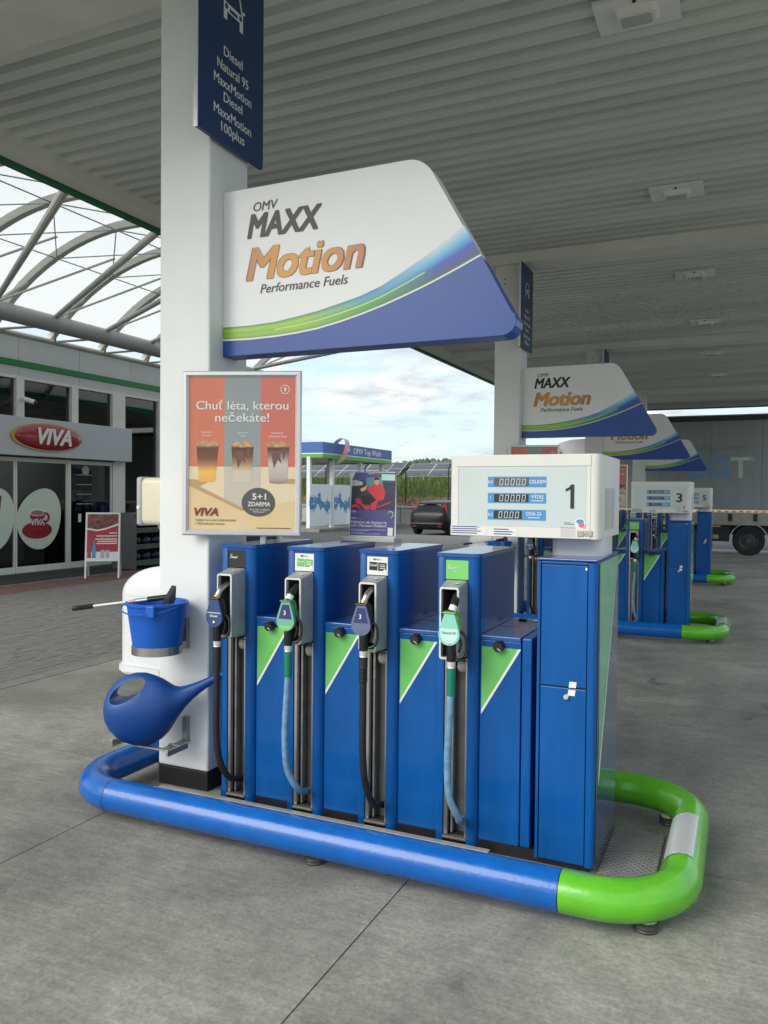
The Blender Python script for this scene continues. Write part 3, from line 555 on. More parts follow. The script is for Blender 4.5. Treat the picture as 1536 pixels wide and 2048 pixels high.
p = M(); p.flat(ell(c-.062, z+.024, .014, .014, 12), F_, .001); p.flat(ell(c+.062, z+.024, .014, .014, 12), F_, .001); p.flat([(c-.035, z+.008), (c+.035, z+.008), (c+.035, z+.026), (c-.035, z+.026)], F_, .001); p.build('pictogram_lamps', INFOB, isg)
# ---- framed poster
pf = thing('poster_frame', 'silver framed coffee poster with three iced drinks on pump one column', 'poster', (-2.08, 0, 1.335), math.atan2(.213, .572))
PWd, PHt = .61, .835; fr = .031
u = lambda x: (x-133)/1212*PWd
v = lambda y: (1800-y)/1675*PHt
fl = lambda a, b, d: (a, -d, b)
q = M(); ring = []
for ins, dep in ((0, -.006), (0, .014), (.006, .02), (.02, .021), (fr, .008)):
    ring.append([(ins, ins, dep), (PWd-ins, ins, dep), (PWd-ins, PHt-ins, dep), (ins, PHt-ins, dep)])
V = [fl(a, b, d) for r_ in ring for a, b, d in r_]; q.add(V, [(i*4+k, i*4+(k+1) % 4, i*4+4+(k+1) % 4, i*4+4+k) for i in range(len(ring)-1) for k in range(4)])
q.build('frame', ALU, pf, local=True); M().box(.003, PWd-.003, .0005, .0065, .003, PHt-.003).build('backing', GALV, pf, local=True)
PM = [mat('poster_cream', lin(228, 203, 155)[:3], .3, noise=.04), mat('poster_red_orange', lin(214, 126, 98)[:3], .3, noise=.08, nscale=3), mat('poster_grey', lin(150, 158, 158)[:3], .3, noise=.05), mat('poster_red', lin(212, 120, 104)[:3], .3, noise=.08, nscale=3), mat('poster_floor', lin(232, 214, 178)[:3], .3), mat('poster_shadow', lin(196, 160, 112)[:3], .3), mat('poster_greige', lin(205, 194, 178)[:3], .3), mat('poster_blob', lin(92, 90, 88)[:3], .3)]
q = M(); P4 = lambda x0, x1, y0, y1: [(u(x0), v(y1)), (u(x1), v(y1)), (u(x1), v(y0)), (u(x0), v(y0))]
def lay(i, poly, d): q.cur = i; q.flat(poly, fl, d)
lay(0, P4(194, 1284, 184, 1750), .0062); lay(1, P4(195, 560, 185, 1095), .0068); lay(2, P4(560, 930, 185, 1095), .0068); lay(3, P4(930, 1283, 185, 1095), .0068)
lay(4, [(u(195), v(1225)), (u(195), v(1096)), (u(1283), v(1096)), (u(1283), v(1440)), (u(760), v(1540)), (u(300), v(1300))], .0066); lay(5, [(u(195), v(1225)), (u(195), v(1290)), (u(740), v(1545)), (u(780), v(1530)), (u(310), v(1300)), (u(430), v(1235))], .0072)
lay(6, [(u(560), v(1430)), (u(560), v(1096)), (u(935), v(1096)), (u(935), v(1500)), (u(770), v(1530))], .0070); lay(5, [(u(1190), v(1215)), (u(1283), v(1215)), (u(1283), v(1270)), (u(1150), v(1260))], .0072)
lay(7, [(u(912+172*math.cos(t_)*(1-.06*math.sin(t_))), v(1455-147*math.sin(t_))) for t_ in [2*math.pi*k/32 for k in range(32)]], .0076)
q.build('poster_sheet', PM, pf, local=True)
cups = [ramp_mat('drink_sunrise', [(0, (232, 178, 92)), (.28, (240, 192, 96)), (.45, (186, 130, 90)), (.62, (120, 82, 70)), (.9, (110, 66, 50)), (1, (196, 150, 110))]), ramp_mat('drink_tonic', [(0, (205, 200, 190)), (.3, (214, 200, 176)), (.5, (180, 140, 100)), (.7, (112, 84, 70)), (.92, (96, 66, 52)), (1, (190, 150, 110))]), ramp_mat('drink_latte', [(0, (150, 125, 125)), (.15, (190, 178, 172)), (.5, (205, 196, 188)), (.72, (150, 125, 115)), (.9, (84, 56, 46)), (1, (190, 150, 115))])]
ICE = mat('drink_foam', lin(206, 164, 122)[:3], .4, noise=.5, nscale=60); WISP = mat('drink_wisp', lin(120, 86, 72)[:3], .4)
for k, (x0, x1, b0, b1, yt, yb) in enumerate(((272, 503, 300, 466, 868, 1240), (632, 861, 655, 835, 875, 1245), (998, 1224, 1022, 1202, 872, 1252))):
    q = M(); cx_ = (b0+b1)/2; q.flat([(u(x0), v(yt))]+[(u(cx_-(b1-b0)/2*math.cos(R(a))), v(yb+14*math.sin(R(a)))) for a in range(0, 181, 20)]+[(u(x1), v(yt))], fl, .0078); q.build('drink_print', cups[k], pf, local=True)
    q = M(); q.flat([(u((x0+x1)/2+(x1-x0)/2*math.cos(t_)), v(yt-2-(30 if math.sin(t_) > 0 else 22)*math.sin(t_)*(1+.25*math.sin(7*t_)))) for t_ in [2*math.pi*i/30 for i in range(30)]], fl, .0082); q.build('foam_print', ICE, pf, local=True)
    if k:
        q = M(); q.flat([(u(x0+40), v(yt+70)), (u(x0+120), v(yt+60)), (u(x0+150), v(yt+190)), (u(x0+110), v(yt+150)), (u(x0+70), v(yt+240))], fl, .0082); q.flat([(u(x1-70), v(yt+40)), (u(x1-25), v(yt+40)), (u(x1-60), v(yt+160))], fl, .0082); q.build('swirl_print', WISP, pf, local=True)
def pt(body, x0, x1, yb, h, mm, shear=0, bold=.0, lift=.0085): letters(M(), body, (u(x0), 0, v(yb)), XV, ZV, h/1675*PHt, u(x1)-u(x0), shear=shear, bold=bold, lift=lift).build('lettering', mm, pf, local=True)
pt('Chu\u0165 l\u00e9ta, kterou', 272, 1212, 514, 88, PW, bold=.012); pt('ne\u010dek\u00e1te!', 468, 1018, 637, 88, PW, bold=.012)
for body, xc, yy, wd in (('Espresso', 381, 752, 108), ('Sunrise', 381, 787, 88), ('Espresso', 747, 757, 108), ('Tonic', 747, 790, 60), ('Kokosov\u00e9', 1103, 760, 118), ('jahodov\u00e9 latte', 1107, 795, 180)): pt(body, xc-wd/2, xc+wd/2, yy, 22, PW)
pt('5+1', 852, 990, 1428, 62, PW, bold=.02); pt('ZDARMA', 806, 1034, 1496, 44, PW, bold=.02); pt('V\u00edce info v aplikaci', 822, 1026, 1538, 18, PW); pt('MyStation*', 862, 985, 1562, 18, PW)
pt('VIVA', 258, 497, 1597, 80, mat('poster_viva_red', lin(140, 52, 56)[:3], .4), .25, .03)
PDK = mat('poster_text_dark', lin(74, 62, 56)[:3], .5)
pt('Vydejte se na letn\u00ed dobrodru\u017estv\u00ed', 262, 686, 1652, 24, PDK); pt('s VIVA ledov\u00fdmi k\u00e1vami.', 262, 568, 1690, 24, PDK)
q = M(); q.flat([(u(895), v(1722)), (u(1245), v(1722)), (u(1245), v(1715)), (u(895), v(1715))], fl, .0082); q.build('small_print', PDK, pf, local=True)
q = M(); n = 28; V = [fl(u(1178+r_*math.cos(2*math.pi*k/n)), v(310+r_*math.sin(2*math.pi*k/n)), .0082) for r_ in (46, 39) for k in range(n)]; q.add(V, [(k, (k+1) % n, n+(k+1) % n, n+k) for k in range(n)]); q.flat([(u(1172), v(330)), (u(1186), v(330)), (u(1192), v(292)), (u(1168), v(292))], fl, .0082); q.build('round_badge', PW, pf, local=True)
M().box(.40, .43, .002, .03, -.075, .01, .003).build('bracket', GALV, pf, local=True)
M().box(.02, .12, .008, .05, .30, .50).build('column_bracket', GALV, pf, local=True)
# ---- dispenser
dp = thing('fuel_dispenser', 'blue fuel dispenser with four nozzles and white head marked one', 'fuel pump', (-.9, .29, 0))
MX0, PIT, MW = -1.842, .3845, .19
M().box(-1.86, -.02, .03, .56, 0, .05).build('plinth', BLACKP, dp)
M().box(-2.2, -.43, -.045, -.012, 0, .034, .003).build('sill_strip', mat('sill_beige_metal', (.42, .40, .34), .5, .3, noise=.2), dp)
LBL = [mat('label_black', (.028, .03, .034), .3), PW, PW, LGREEN]
NOZ = [(BLACKP, mat('nozzle_blue', (.035, .075, .19), .35, noise=.08), BLACK, BLACK), (mat('nozzle_green_body', (.05, .24, .10), .4), mat('nozzle_green_label', lin(120, 175, 150)[:3], .35), mat('sleeve_green', (.006, .19, .12), .45, noise=.1), mat('hose_pale_blue', (.16, .31, .46), .5, noise=.35, nscale=30)),
       (BLACKP, mat('nozzle_blue_grey', (.13, .16, .27), .35, noise=.1), BLACK, BLACK), (mat('nozzle_green_cap', (.14, .42, .10), .4), mat('nozzle_mint', lin(140, 208, 190)[:3], .35, noise=.05), mat('sleeve_green', (0, 0, 0)), mat('hose_pale_blue', (0, 0, 0)))]
COVX = [-1.769, -1.371, -.986, -.577]; COVZ = [.979, .991, 1.001, .993]
for k in range(4):
    X0 = MX0+PIT*k; XR = X0+MW
    # shell: posts, back, top
    m = M(); m.box(X0, X0+.032, .01, .585, .02, 1.28, .003); m.box(X0+.032, XR-.05, .13, .585, .02, 1.28)
    n = 6; pr_ = [(XR-.05, .585), (XR-.05, .01), (XR-.035, .01)]+[(XR-.035+.035*math.sin(R(90*i/n)), .045-.035*math.cos(R(90*i/n))) for i in range(1, n+1)]+[(XR, .585)]
    m.prism(pr_, lambda a, b, d: (a, b, d), .02, 1.28); mod = m.build('hose_module', BLUE, dp, smooth=35)
    m = M(); m.prism([(a, b) for a, b in ([(X0-.003, .585), (X0-.003, .006)]+[(p_[0]+.003, p_[1]-.004) for p_ in pr_[2:-1]]+[(XR+.003, .585)])], lambda a, b, d: (a, b, d), 1.281, 1.298); m.build('top_cover', mat('blue_cover', (.010, .09, .34), .22, noise=.25, nscale=12, coat=.5), mod, smooth=35)
    M().box(X0+.033, XR-.051, .012, .128, 1.268, 1.28).build('top_rail', BLUE, mod)
    M().box(X0+.03, XR-.048, .0085, .0098, .826, .830).build('seam', BLACKP, mod)
    # label plate
    lx0, lx1, lz0, lz1 = X0+.034, XR-.052, 1.183, 1.267
    M().box(lx0, lx1, .014, .02, lz0, lz1).build('label_plate', LBL[k], mod)
    LW = lx1-lx0
    if k in (0, 3):
        letters(M(), 'Diesel' if k == 0 else 'Natural', (lx0+LW*.12, .014, lz0+.045), XV, ZV, .0125, LW*.40, shear=.15, bold=.02).build('lettering', PW, mod)
        if k == 3: letters(M(), '95', (lx0+LW*.38, .014, lz0+.031), XV, ZV, .008, None, bold=.02).build('lettering', PW, mod)
        M().flat([(lx0+LW*.14, lz0+.062), (lx0+LW*.23, lz0+.062), (lx0+LW*.23, lz0+.065), (lx0+LW*.14, lz0+.065)], front(.0128)).build('small_print', PW, mod)
    else:
        c = TRIG if k == 1 else PBK
        q = M(); q.flat([(lx0+LW*.10, lz0+.022), (lx0+LW*.50, lz0+.020), (lx0+LW*.52, lz0+.058), (lx0+LW*.12, lz0+.060)], front(.0132)); q.flat([(lx0+LW*.53, lz0+.020), (lx0+LW*.93, lz0+.018), (lx0+LW*.95, lz0+.056), (lx0+LW*.55, lz0+.058)], front(.0132)); q.build('fuel_box_print', c, mod)
        letters(M(), 'Natural' if k == 1 else 'Diesel', (lx0+LW*.15, .0132, lz0+.040), XV, ZV, .011, LW*.33, bold=.02).build('lettering', PW, mod)
        q = M()
        for zz in (.046, .038, .030): q.flat([(lx0+LW*.62, lz0+zz), (lx0+LW*.88, lz0+zz-.001), (lx0+LW*.88, lz0+zz+.002), (lx0+LW*.62, lz0+zz+.003)], front(.0125))
        q.build('small_print', PW, mod)
        letters(M(), 'MAXX', (lx0+LW*.30, .014, lz0+.068), XV, ZV, .008, LW*.16, shear=.2, bold=.02).build('lettering', INK, mod); letters(M(), 'Motion', (lx0+LW*.47, .014, lz0+.068), XV, ZV, .008, LW*.22, shear=.2, bold=.01).build('lettering', mat('print_gold', lin(200, 160, 100)[:3], .4), mod)
        M().flat(ell(lx0+LW*.86, lz0+.016, .0105, .0105, 16), front(.0124)).build('round_badge', PW, mod)
    # nozzle boot: a hollow cast box standing proud of the front
    bx0, bx1, bz0, bz1 = X0+.031, XR-.053, .845, 1.180
    fx0, fx1, fz0, fz1 = X0+.048, XR-.055, .850, 1.160; yf = -.10
    o_ = rrect(fx0, fx1, fz0, fz1, .012, 3); i_ = rrect(fx0+.008, fx1-.008, fz0+.010, fz1-.008, .006, 3); w_ = rrect(bx0, bx1, bz0, bz1, .012, 3); nn = len(o_)
    q = M(); V = [(a, .0125, b) for a, b in w_]+[(a, yf, b) for a, b in o_]; q.add(V, [(i, (i+1) % nn, nn+(i+1) % nn, nn+i) for i in range(nn)]); bt = q.build('nozzle_boot', BOOT, dp, smooth=40)
    q = M(); V = [(a, yf, b) for a, b in o_]+[(a, yf-.002, b) for a, b in rrect(fx0+.002, fx1-.002, fz0+.002, fz1-.002, .011, 3)]+[(a, yf-.002, b) for a, b in i_]+[(a, yf+.02, b) for a, b in i_]; q.add(V, [(j*nn+i, j*nn+(i+1) % nn, (j+1)*nn+(i+1) % nn, (j+1)*nn+i) for j in range(3) for i in range(nn)]); q.build('boot_rim', BOOTRIM, bt, smooth=40)
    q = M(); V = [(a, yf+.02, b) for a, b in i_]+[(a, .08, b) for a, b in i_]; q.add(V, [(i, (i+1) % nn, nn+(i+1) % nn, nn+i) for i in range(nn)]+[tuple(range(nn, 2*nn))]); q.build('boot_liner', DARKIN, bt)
    q = M(); q.prism([(fx0+.03, fz0+.03), (fx1-.012, fz0+.02), (fx1-.012, fz0+.16), (fx0+.045, fz0+.15), (fx0+.06, fz0+.11)], lambda a, b, d: (a, d, b), -.03, -.02); q.build('boot_tongue', BOOT, bt)
    M().lathe([(0, .0), (.010, .0), (.011, -.0015)], (fx1-.025, -.045, 1.1742), 12).build('boot_cap', PW, bt)
    # hose slot below the boot
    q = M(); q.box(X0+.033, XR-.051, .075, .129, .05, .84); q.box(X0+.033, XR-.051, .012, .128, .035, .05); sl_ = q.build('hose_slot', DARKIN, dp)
    M().box(X0+.034, X0+.054, .012, .034, .052, .838, .004).build('guide_rail', STEEL, sl_); M().box(X0+.058, X0+.07, .035, .074, .052, .838, .003).build('guide_rail', GALV, sl_); M().box(XR-.058, XR-.0515, .012, .03, .052, .838).build('guide_rail', STEEL, sl_)
    M().box(X0+.033, XR-.051, .006, .0115, .036, .048).build('slot_sill', STEEL, sl_)
    M().lathe([(0, -.03), (.02, -.03), (.03, -.022), (.034, 0), (.03, .022), (.022, .03), (0, .03)], (XR-.075, .052, .80), 18, 'X').build('hose_roller', mat('roller_worn_beige', (.36, .33, .29), .6, noise=.3, nscale=30), sl_, smooth=40)
    # nozzle
    nb, nc, nsl, nh = NOZ[k]; cx, cz, cyf = COVX[k], COVZ[k], -.16
    op = [(cx-.019, cz+.064), (cx+.024, cz+.064), (cx+.044, cz-.002)]+[(cx+.001+.047*math.cos(R(a)), cz-.024+.046*math.sin(R(a))) for a in range(20, -201, -20)]+[(cx-.042, cz-.002)]
    q = M(); q.prism(op, lambda a, b, d: (a, d, b), cyf, cyf+.012); nz = q.build('nozzle', nc, dp)
    if k in (1, 2):
        M().flat([(cx-.014, cz+.052), (cx+.021, cz+.052), (cx+.036, cz-.014), (cx-.034, cz-.014)], front(cyf-.0008)).build('cover_print', mat('cover_navy', (.03, .045, .16), .4), nz); letters(M(), '3', (cx-.006, cyf, cz+.005), XV, ZV, .02, None, bold=.02, lift=.0018).build('lettering', PW, nz)
        if k == 1: M().flat([(cx-.037, cz-.045), (cx+.038, cz-.045), (cx+.02, cz-.062), (cx-.02, cz-.062)], front(cyf-.0008)).build('cover_print', LGREEN, nz)
    else:
        m2 = M(); m2.flat([(cx-.037, cz+.0005), (cx+.040, cz+.0005), (cx+.040, cz-.0025), (cx-.037, cz-.0025)], front(cyf-.0008)); m2.build('cover_line', PW, nz)
        if k == 3: M().flat([(cx-.036, cz-.003), (cx+.039, cz-.003)]+[(cx+.002+.038*math.cos(R(a)), cz-.022+.040*math.sin(R(a))) for a in range(0, -181, -20)], front(cyf-.0006)).build('cover_print', mat('cover_pale_mint', lin(196, 232, 224)[:3], .35), nz)
        letters(M(), 'Diesel' if k == 0 else 'Natural 95', (cx+.002, cyf, cz-.021), XV, ZV, .011, .042 if k == 0 else .060, 'C', bold=.02, lift=.0014).build('lettering', PW if k == 0 else mat('mint_dark', lin(110, 175, 165)[:3], .4), nz); M().flat(ell(cx+.001, cz-.045, .006, .006, 12), front(cyf-.001)).build('cover_badge', PW, nz)
    q = M(); q.prism([(cx-.022, cz+.06), (cx+.032, cz+.064), (cx+.046, cz), (cx+.03, cz-.055), (cx-.025, cz-.055), (cx-.03, cz)], lambda a, b, d: (a, d, b), cyf+.0125, cyf+.042); q.box(cx-.028, cx+.03, cyf-.004, cyf+.04, cz+.063, cz+.071, .003); q.build('nozzle_body', nb if k != 0 else BLACKP, nz)
    q = M(); q.tube(smoothpath([(cx+.006, cyf+.02, cz+.07), (cx+.014, cyf+.035, cz+.105), ((cx+.014+X0+.108)/2, cyf+.085, cz+.132), (X0+.108, cyf+.15, cz+.150)], 4), [.0145 if k in (0, 2) else .0125]*13, 14); q.build('spout', STEEL if k in (0, 2) else BLACKP, nz, smooth=40)
    if k in (1, 3): M().tube([(cx+.007, cyf+.022, cz+.074), (cx+.012, cyf+.031, cz+.094)], .017, 14).build('spout_collar', PW, nz); M().tube([(cx+.012, cyf+.031, cz+.095), ((cx+.014+X0+.108)/2, cyf+.08, cz+.130)], [.018, .0155], 14).build('vapour_sleeve', BLACK, nz)
    else: M().tube([(cx+.005, cyf+.018, cz+.068), (cx+.008, cyf+.025, cz+.08)], .018, 14).build('spout_collar', mat('brass', (.42, .30, .14), .35, .9), nz)
    q = M(); zz = cz-.05; rings_ = []
    while zz > cz-.135: rings_ += [(zz, .0205), (zz-.003, .0205), (zz-.004, .0175), (zz-.006, .0175)]; zz -= .0065
    q.lathe([(r_, z_) for z_, r_ in rings_], (cx+.006, cyf+.02, 0), 16); q.build('grip', BLACK, nz, smooth=40)
    q = M(); q.tube(smoothpath([(cx+.035, cyf+.03, cz-.01), (cx+.062, cyf+.035, cz-.03), (cx+.066, cyf+.035, cz-.085), (cx+.05, cyf+.03, cz-.118), (cx+.02, cyf+.025, cz-.125)], 4), .0065, 8); q.tube(smoothpath([(cx+.03, cyf+.03, cz-.03), (cx+.045, cyf+.03, cz-.06), (cx+.035, cyf+.03, cz-.10)], 4), .006, 8); q.build('trigger_guard', BLACKP, nz, smooth=50)
    q = M().lathe([(.0165, cz-.136), (.0185, cz-.138), (.0185, cz-.158), (.0165, cz-.16), (.018, cz-.162), (.018, cz-.166)], (cx+.006, cyf+.02, 0), 16); q.build('swivel', ALU, nz, smooth=40)
    q = M(); sl2 = cz-.167; ln = .115
    if k == 2: rr_ = [(.0195, sl2), (.0195, sl2-.045)]+[x_ for i in range(9) for x_ in ((.020, sl2-.047-.0075*i), (.017, sl2-.051-.0075*i))]+[(.0165, sl2-ln)]
    else: rr_ = [(.0195, sl2), (.0200, sl2-.01), (.0185, sl2-.05), (.0180, sl2-ln), (.014, sl2-ln-.002)]
    q.lathe(rr_, (cx+.006, cyf+.02, 0), 16); q.build('hose_sleeve', nsl, nz, smooth=40)
    hx = cx+.006; y0 = cyf+.02; z0 = sl2-ln+.004; bow = (.0, -.012, .004, -.008)[k]
    q = M(); q.tube(smoothpath([(hx, y0, z0), (hx-.003+bow*.5, y0+.003, z0-.12), (hx-.006+bow, y0+.005, .42), (hx+.0+bow, y0+.02, .27), (hx+.022, y0+.065, .165), (X0+.105, .02, .125), (XR-.066, .058, .115)], 7), .0155, 14); q.build('hose', nh, nz, smooth=50)
    # lower panel to the right of the module
    px0, px1 = XR, (MX0+PIT*(k+1) if k < 3 else -.316)
    pn = M().box(px0+.001, px1-.002, .03, .55, .05, .925, .003).build('lower_panel', BLUE, dp)
    M().box(px0+.001, px1-.002, .027, .30, .926, .945, .003).build('panel_lid', mat('blue_cover', (0, 0, 0)), pn); M().box(px0+.001, px1-.002, .304, .56, .926, .945, .003).build('panel_lid', mat('blue_cover', (0, 0, 0)), pn)
    for hh in (.35, .75): M().box(px0+(px1-px0)*hh-.02, px0+(px1-px0)*hh+.02, .50, .53, .946, .953, .003).build('hinge', BLACKP if hh < .5 else ALU, pn)
    tx0, tx1 = px0+.008, (px0+.187 if k < 3 else px0+.182)
    M().flat([(tx0, .897), (tx1, .897), (tx0, .606)], front(.0288)).build('green_triangle', TRIG, pn); M().flat([(tx1, .897), (tx1-.012, .897), (tx0, .620), (tx0, .600)], front(.0280)).build('white_edge', PW, pn)
    kx = px0+.088
    q = M(); q.lathe([(0, -.036), (.019, -.036), (.0225, -.031), (.0225, -.004), (.025, 0)], (kx, .03, .904), 20, 'Y'); kn = q.build('knob', BLACKP, pn, smooth=35); M().flat([(kx-.002, .898), (kx+.012, .888), (kx+.014, .891), (kx, .901)], front(-.0066)).build('knob_mark', ALU, kn)
M().box(-.313, -.270, .03, .55, .05, .945, .006).build('end_strip', BLUE, dp)
# electronics cabinet on the right
cb_ = M().box(-.243, -.0005, .0135, .58, .025, 1.283, .008).build('cabinet', BLUE, dp)
M().box(-.246, .002, -.002, .583, 1.284, 1.294, .004).build('cabinet_top', mat('blue_cover', (0, 0, 0)), cb_)
M().box(-.240, -.004, .0122, .0132, .03, 1.28).build('seam_shade_sheet', BLACKP, cb_)  # black sheet added behind the door gaps, painted-in shade that deepens the seams
q = M(); q.box(-.242, -.2295, .0, .012, .03, 1.28, .002); q.build('corner_strip', BLUE, cb_)
n = 6; pr_ = [(-.0345, .012), (-.0345, .0)]+[(-.018+.018*math.sin(R(90*i/n)), .018-.018*math.cos(R(90*i/n))) for i in range(n+1)]+[(.0, .03)]
M().prism(pr_, lambda a, b, d: (a, b, d), .03, 1.28).build('corner_strip', BLUE, cb_, smooth=35); M().box(-.2275, -.0355, 0, .012, 1.271, 1.281, .002).build('top_strip', BLUE, cb_)
M().box(-.2252, -.0380, .0005, .012, .7665, 1.2670, .002).build('door', BLUE, cb_); dl = M().box(-.2252, -.0380, .0005, .012, .035, .7600, .002).build('door', BLUE, cb_)
M().box(-.2240, -.0395, -.0002, .0004, .7570, .7596).build('bright_edge', mat('edge_light_blue', (.12, .25, .5), .3), dl)
lk = M().lathe([(.0, -.014), (.0085, -.014), (.011, -.010), (.011, 0)], (-.117, 0, .725), 18, 'Y').build('lock', ALU, dl, smooth=40); M().box(-.1195, -.1145, -.0146, -.0141, .721, .723).build('keyhole', BLACKP, lk)
for zz in ((.7645, .789), (.731, .7555)): q = M(); q.add([(-.1085+dx_+(z_-.76)*.12, -.0012, z_) for dx_, z_ in ((0, zz[0]), (.029, zz[0]), (.029, zz[1]), (0, zz[1]))], [(0, 1, 2, 3)]); q.build('seal_sticker', PW, dl)
M().flat(ell(-.043, 1.255, .0045, .0065, 10), front(-.0008)).build('paint_chip', PW, dl)
M().box(.0, .004, .04, .575, .04, 1.278, .0015).build('side_panel', SIDEB, cb_)
fs = lambda a, b, d: (.0042+d, a, b)
M().flat([(.045, 1.277), (.545, 1.277), (.072, .36)]+[], fs, .0008).build('side_green_wedge', SIDEG, cb_); M().flat([(.545, 1.277), (.538, 1.277), (.066, .40), (.072, .345)], fs, .0014).build('side_white_edge', PW, cb_)
# display head
DX0, DX1, DY0, DY1, DZ0, DZ1 = -.648, -.004, .05, .625, 1.374, 1.727
q = M(); n = 6; r_ = .026
pl = [(DX0, DY1-.01), (DX0, DY0+.006), (DX0+.006, DY0), (DX1-r_, DY0)]+[(DX1-r_+r_*math.sin(R(90*i/n)), DY0+r_-r_*math.cos(R(90*i/n))) for i in range(1, n+1)]+[(DX1, DY1-.01), (DX1-.01, DY1), (DX0+.01, DY1)]
q.prism(pl, lambda a, b, d: (a, b, d), DZ0, DZ1); hd = q.build('display_head', CREAMW, dp, smooth=35)
M().box(DX0+.018, DX1-.034, DY0-.004, DY0, DZ1-.050, DZ1-.003, .0015).build('top_flap', CREAMW, hd); M().box(DX0+.002, DX1-.034, DY0-.004, DY0, DZ0+.001, DZ0+.044, .0015).build('bottom_flap', CREAMW, hd)
q = M(); q.box(DX0+.018, DX0+.036, DY0-.003, DY0, DZ0+.0445, DZ1-.0505, .001); q.box(DX1-.052, DX1-.036, DY0-.003, DY0, DZ0+.0445, DZ1-.0505, .001); q.build('bezel', CREAMW, hd)
dpn = M().box(DX0+.037, DX1-.053, DY0-.0015, DY0+.0, DZ0+.0455, DZ1-.0515).build('display_panel', DISP, hd)
def segzero(mb, x, z, wd, h, lift, digit='0'):
    s_ = .12*h; t_ = wd*.17; f_ = front(DY0-lift); sh = lambda a, b: (x+a+s_*b/h, z+b)
    for quad in ([(0, 0), (wd, 0), (wd, t_), (0, t_)], [(0, h-t_), (wd, h-t_), (wd, h), (0, h)], [(0, t_), (t_, t_), (t_, h-t_), (0, h-t_)], [(wd-t_, t_), (wd, t_), (wd, h-t_), (wd-t_, h-t_)]): mb.flat([sh(a, b) for a, b in quad], f_)
RX0, RX1 = -.4775, -.2225
for i, (z0, z1, l, r, dig, lc) in enumerate(((1.588, 1.633, 'K\u010d', 'CELKEM', '0000.0', LCDG), (1.519, 1.563, 'l', 'V\u00ddDEJ', '000.00', LCD), (1.447, 1.492, 'K\u010d', 'CENA ZA', '00.00', LCD))):
    M().flat([(RX0, z0), (RX1, z0), (RX1, z1), (RX0, z1)], front(DY0-.0022)).build('row_label', PBLUE, dpn)
    e_ = RX0+.030+(.150 if i < 2 else .122)
    M().flat([(RX0+.028, z0+.005), (e_, z0+.005), (e_, z1-.005), (RX0+.028, z1-.005)], front(DY0-.0028)).build('lcd_window', lc, dpn)
    q = M(); nd = len(dig.replace('.', '')); xx = e_-.006-.0245*nd
    for ch in dig:
        if ch == '.': q.flat([(xx-.0065, z0+.008), (xx-.0035, z0+.008), (xx-.0035, z0+.011), (xx-.0065, z0+.011)], front(DY0-.0034))
        else: segzero(q, xx, z0+.0085, .0155, .0275, .0034); xx += .0245
    q.build('lcd_digits', SEG, dpn)
    letters(M(), l, (RX0+.014, DY0-.0022, z0+.016), XV, ZV, .013, None, 'C', bold=.02).build('lettering', PW, dpn)
    letters(M(), r, ((e_+RX1)/2, DY0-.0022, z0+(.016 if i == 0 else .021)), XV, ZV, .0145, (.068 if i == 0 else (.050 if i == 1 else .066)), 'C', bold=.02).build('lettering', PW, dpn)
    if i: M().flat([((e_+RX1)/2-.025, z0+.010), ((e_+RX1)/2+.025, z0+.010), ((e_+RX1)/2+.025, z0+.013), ((e_+RX1)/2-.025, z0+.013)], front(DY0-.0030)).build('small_print', PW, dpn)
num = M().flat([(-.1215, 1.500), (-.1215, 1.580), (-.141, 1.570), (-.141, 1.582), (-.128, 1.588), (-.119, 1.600), (-.106, 1.600), (-.106, 1.500)], front(DY0-.0034)).build('pump_number', PBK, dpn)
M().flat(ell(-.080, 1.438, .0235, .0235, 24), front(DY0-.0045)).build('round_badge', PW, dpn); M().flat(ell(-.080, 1.447, .016, .009, 16), front(DY0-.0050)).build('badge_blue', PBLUE, dpn); M().flat(ell(-.074, 1.432, .013, .011, 16), front(DY0-.0052)).build('badge_red', mat('badge_red', lin(222, 110, 130)[:3], .4), dpn)
q = M(); q.flat([(-.147, 1.434), (-.104, 1.434), (-.104, 1.4365), (-.147, 1.4365)], front(DY0-.0024)); q.flat([(-.147, 1.441), (-.12, 1.441), (-.12, 1.4425), (-.147, 1.4425)], front(DY0-.0024)); q.build('small_print', PBK, dpn)
def sticker(x0, x1, z0, z1, rows, nm='sticker'):
    M().flat([(x0, z0), (x1, z0), (x1, z1), (x0, z1)], front(DY0-.0050)).build(nm, PW, hd); q = M()
    for i in range(rows): zz = z1-(z1-z0)*(i+.75)/(rows+.4); q.flat([(x0+.004, zz), (x1-.006-random.random()*.04, zz), (x1-.006-random.random()*.04, zz+.0045), (x0+.004, zz+.0045)], front(DY0-.0056))
    q.build('small_print', PTXT, hd)
sticker(-.645, -.487, 1.378, 1.419, 4); sticker(-.452, -.347, 1.377, 1.412, 3)
q = M()
for i in range(9):
    for j in range(9): q.flat(ell(-.158+.0068*i+(.0034 if j % 2 else 0), 1.383+.0047*j, .0014, .0014, 6), front(DY0-.0046))
q.build('speaker_holes', PBK, hd)
q = M(); q.box(-.090, -.064, DY0-.0075, DY0-.0005, 1.384, 1.409, .002); q.box(-.060, -.030, DY0-.0065, DY0-.0002, 1.386, 1.410, .002); q.tube([(-.064, DY0-.006, 1.397), (-.058, DY0-.006, 1.398)], .004, 8); q.build('clasp', GALV, hd)
q = M(); f2 = lambda a, b, d: (DX1+d, a, b)
M().flat([(.20, 1.405), (.47, 1.405), (.47, 1.590), (.20, 1.590)], f2, .001).build('notice_sheet', mat('notice_grey', (.60, .61, .61), .5), hd)
